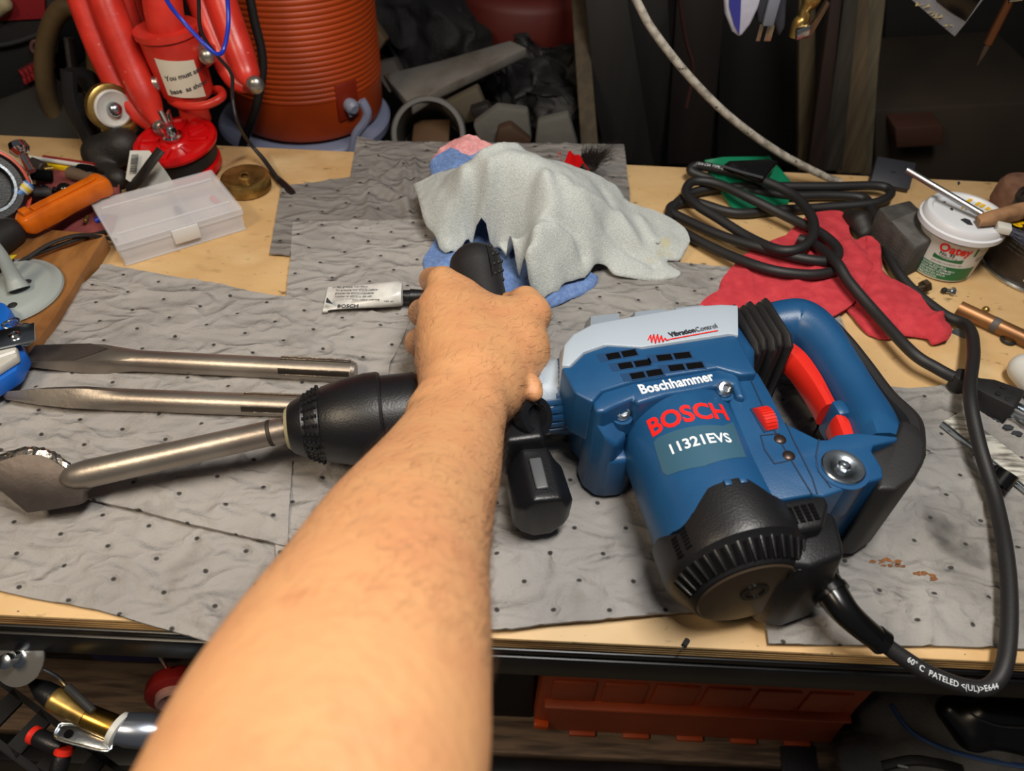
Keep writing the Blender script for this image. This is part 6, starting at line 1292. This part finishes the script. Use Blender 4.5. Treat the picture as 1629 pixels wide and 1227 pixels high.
obj('side_strap', tube([onsurf(bb_, *q) for q in ((1404, 1219), (1450, 1210), (1490, 1214), (1530, 1224))], .005, 8, 4, ell=.5), dkm, gb)
obj('white_logo_stroke', box(onsurf(bb_, 1436, 1220, .006), (.006, 0, -.0025), (0, .001, 0), (0, 0, .0012), .0004), white_pl, gb)
far('rubber_sheet', 'black glossy rubber sheet folded over the grey bag, lower right corner', 'sheet', organic([(tuple(P(1512, 1130, -.300)), tuple(P(1545, 1165, -.306)), .014, .018), (tuple(P(1560, 1135, -.292)), tuple(P(1700, 1160, -.292)), .018, .024), (tuple(P(1550, 1168, -.306)), tuple(P(1650, 1180, -.306)), .012, .016)], .003, .010), mat('gloss_rubber', (14, 13, 13), .3))
obj('hem_line', tube([onsurf(bpy.data.objects['rubber_sheet'], *q) for q in ((1540, 1132), (1562, 1146), (1595, 1156), (1640, 1158))], .0012, 6, 6), mat('grey_gloss', (0, 0, 0)), bpy.data.objects['rubber_sheet'])
sv = [P(1240, 1188, SZ+.001), P(1296, 1188, SZ+.001), P(1302, 1240, SZ+.001), P(1244, 1240, SZ+.001)]
far('black_strap', 'flat black webbing strap lying on the under shelf below the toolbox', 'strap', slab(sv, .0025, ZV, .0008), mat('black_webbing', (24, 24, 28), .7, bump=.0006, bs=400))
# lower left: shelf goods and what hangs on the front rail
far('dark_case', 'dark brown case on the shelf under the bench at the lower left', 'case', rest(slab([PY(150, 1040, .34), PY(300, 1040, .34), PY(300, 1110, .34), PY(118, 1100, .34)], .14, (0, 1, 0), .004), SZ+.001), mat('dark_brown_case', (38, 28, 24), .6))
far('blue_case', 'dark blue case edge just under the front rail at the lower left', 'case', slab([PY(140, 1040, .33), PY(262, 1040, .33), PY(258, 1056, .33), PY(150, 1053, .33)], .10, (0, 1, 0), .003), mat('dark_blue_case', (24, 28, 78), .5))
sr = thing('red_spool', PY(285, 1085, .24), 'red and clear plastic reel hanging beneath the bench beside the forearm', 'reel')
p0 = PY(282, 1085, .24); obj('red_half', lathe(p0, (.3, -1, .2), [(0, .022), (.004, .024), (.012, .024), (.014, .021), (.014, .010), (.01, .009), (.01, .001)], 36), mat('red_translucent', (150, 34, 30), .4), sr)
obj('clear_hub', lathe(p0+Vector((.003, -.013, .003)), (.3, -1, .2), [(0, .015), (.006, .0145), (.007, .012), (.002, .007), (.002, .001)], 30), mat('pinkish_clear', (170, 128, 118), .3), sr)
obj('hook', tube([p0+Vector((0, .0, .03)), Vector((p0.x, p0.y, -.07)), Vector((p0.x, BF, -.045))], .0015, 8, 4), zinc, sr)
# slotted angle running down in front, on the floor frame
sa = thing('slotted_angle', P(60, 1130, -.2), 'black slotted steel angle bar slanting under the bench, lower left corner', 'bar')
A0, A1 = P(-60, 1040, -.10), P(330, 1330, -.22); d = (A1-A0).normalized(); nn = Vector((0, 0, 1)); sd = d.cross(nn).normalized(); Ln = (A1-A0).length
bk2 = mat('black_angle_steel', (12, 11, 11), .7, spec=.25)
parts_ = [box((A0+A1)/2+sd*.0, (A1-A0)/2, sd*.0022, nn*.0012), box((A0+A1)/2+sd*.030, (A1-A0)/2, sd*.0022, nn*.0012), box((A0+A1)/2+sd*.032-nn*.012, (A1-A0)/2, sd*.001, nn*.012)]
k = 0; u = 0
while u < Ln:
    parts_.append(box(A0+d*u+sd*.015, d*.006+sd*.002, sd*.0145, nn*.0012)); u += .026
obj('slotted_web', join(*parts_), bk2, sa, flat=True)
for p in ((A0+A1)/2-d*.03,): obj('support_strut', cyl(Vector((A0.x, A0.y, A0.z)), Vector((A0.x, BF+.0, -.05)), .006, 10), bk2, sa); obj('support_strut', cyl(A1, Vector((A1.x+.0, .245, SZ-.02)), .006, 10), bk2, sa)
dc = thing('grinding_disc', P(35, 1045, -.06), 'thin grey metal disc with a zinc bolt through it, lower left', 'disc')
q0 = P(32, 1047, -.055); dn = (Vector((-.12, -.55, .83))).normalized()
obj('disc_plate', lathe(q0, dn, [(0, .0190), (.001, .0192), (.0016, .0190)], 44), mat('satin_grey_disc', (140, 138, 134), .35, .8), dc)
obj('bolt', lathe(q0-dn*.010, dn, [(0, .0036), (.008, .0036), (.008, .0062), (.012, .0062), (.013, .0036), (.020, .0036), (.021, .0052), (.0245, .0050), (.0255, .003)], 16), zinc, dc)
obj('bracket_wire', tube([q0+dn*.001, q0+Vector((.022, -.006, -.012)), P(108, 1094, -.085)], .0011, 8, 5), zinc, dc)
obj('mount_stem', cyl(q0-dn*.010, Vector((q0.x+.0, BF-.008, -.045)), .003, 10), zinc, dc)
tw_ = thing('torch_nozzle', P(120, 1120, -.09), 'brass torch nozzle with a black pointed tip, lower left', 'nozzle')
a, m1, m2, b = P(48, 1084, -.085), P(88, 1112, -.090), P(138, 1140, -.095), P(186, 1160, -.098); d = (b-a).normalized()
obj('black_tip', lathe(a, (m1-a), [(0, .0022), (.004, .0040), (.012, .0070), ((m1-a).length, .0082)], 24), black_pl, tw_)
obj('brass_barrel', lathe(m1, (m2-m1), [(-.001, .0082), (.001, .0088), (.004, .0082), ((m2-m1).length, .0078)], 28), brass, tw_)
obj('brass_collar', lathe(m2, (b-m2), [(0, .0070), (.001, .0082), ((b-m2).length-.002, .0086), ((b-m2).length, .0080)], 28), mat('bright_brass', (190, 146, 66), .25, 1), tw_)
obj('side_wire', tube([P(108, 1094, -.083), P(125, 1110, -.082), P(148, 1132, -.085)], .0028, 10, 4), mat('dark_grey', (0, 0, 0)), tw_)
cb_ = thing('chrome_bracket', P(130, 1170, -.10), 'polished zinc clamp bracket with a hole and round socket, lower left', 'bracket')
pts = [P(x, y, -.100) for x, y in ((92, 1158), (100, 1151), (140, 1154), (172, 1163), (178, 1178), (172, 1195), (130, 1187), (92, 1176), (87, 1167))]
obj('plate', slab(pts, .0022, -ZV, .0008), zinc, cb_); q = P(109, 1168, -.0995); obj('plate_hole', cyl(q-ZV*.0002, q+ZV*.0005, .0030, 18), dark, cb_)
obj('raised_rim', tube(pts+[pts[0]], .0011, 8, 3), zinc, cb_)
obj('socket_ring', lathe(P(183, 1158, -.098), d, [(0, .0100), (.001, .0118), (.005, .0118), (.006, .0100), (.006, .001)], 32), white_pl, cb_)
obj('socket_cup', lathe(P(186, 1160, -.0985), (P(250, 1165, -.105)-P(186, 1160, -.0985)), [(0, .0095), (.008, .0118), (.022, .0125), (.032, .010), (.036, .004)], 32), mat('satin_zinc', (150, 158, 172), .3, .9), cb_)
for lb, x, y, dd, l in (('black knob with a bright red ring, end of the slotted bar at the lower left', 50, 1168, Vector((.9, -.3, 0)), .022), ('red and black screw handle pointing down under the chrome bracket', 103, 1190, Vector((-.15, -.7, -.5)), .035)):
    p = P(x, y, -.118); d2 = dd.normalized(); kk = thing('clamp_screw', p, lb, 'screw handle')
    obj('ring', lathe(p, d2, [(0, .0052), (.001, .0064), (.004, .0064), (.005, .0054)], 20), mat('bright_red_ring', (210, 40, 24), .4), kk)
    obj('grip', lathe(p+d2*.005, d2, [(0, .0054), (.003, .0062), (l*.8, .0056), (l, .0035)], 20), black_pl, kk)
# small leftover names: parts with a cap in the root name
bpy.data.objects['brass_cap'].name = 'pipe_plug_cap'
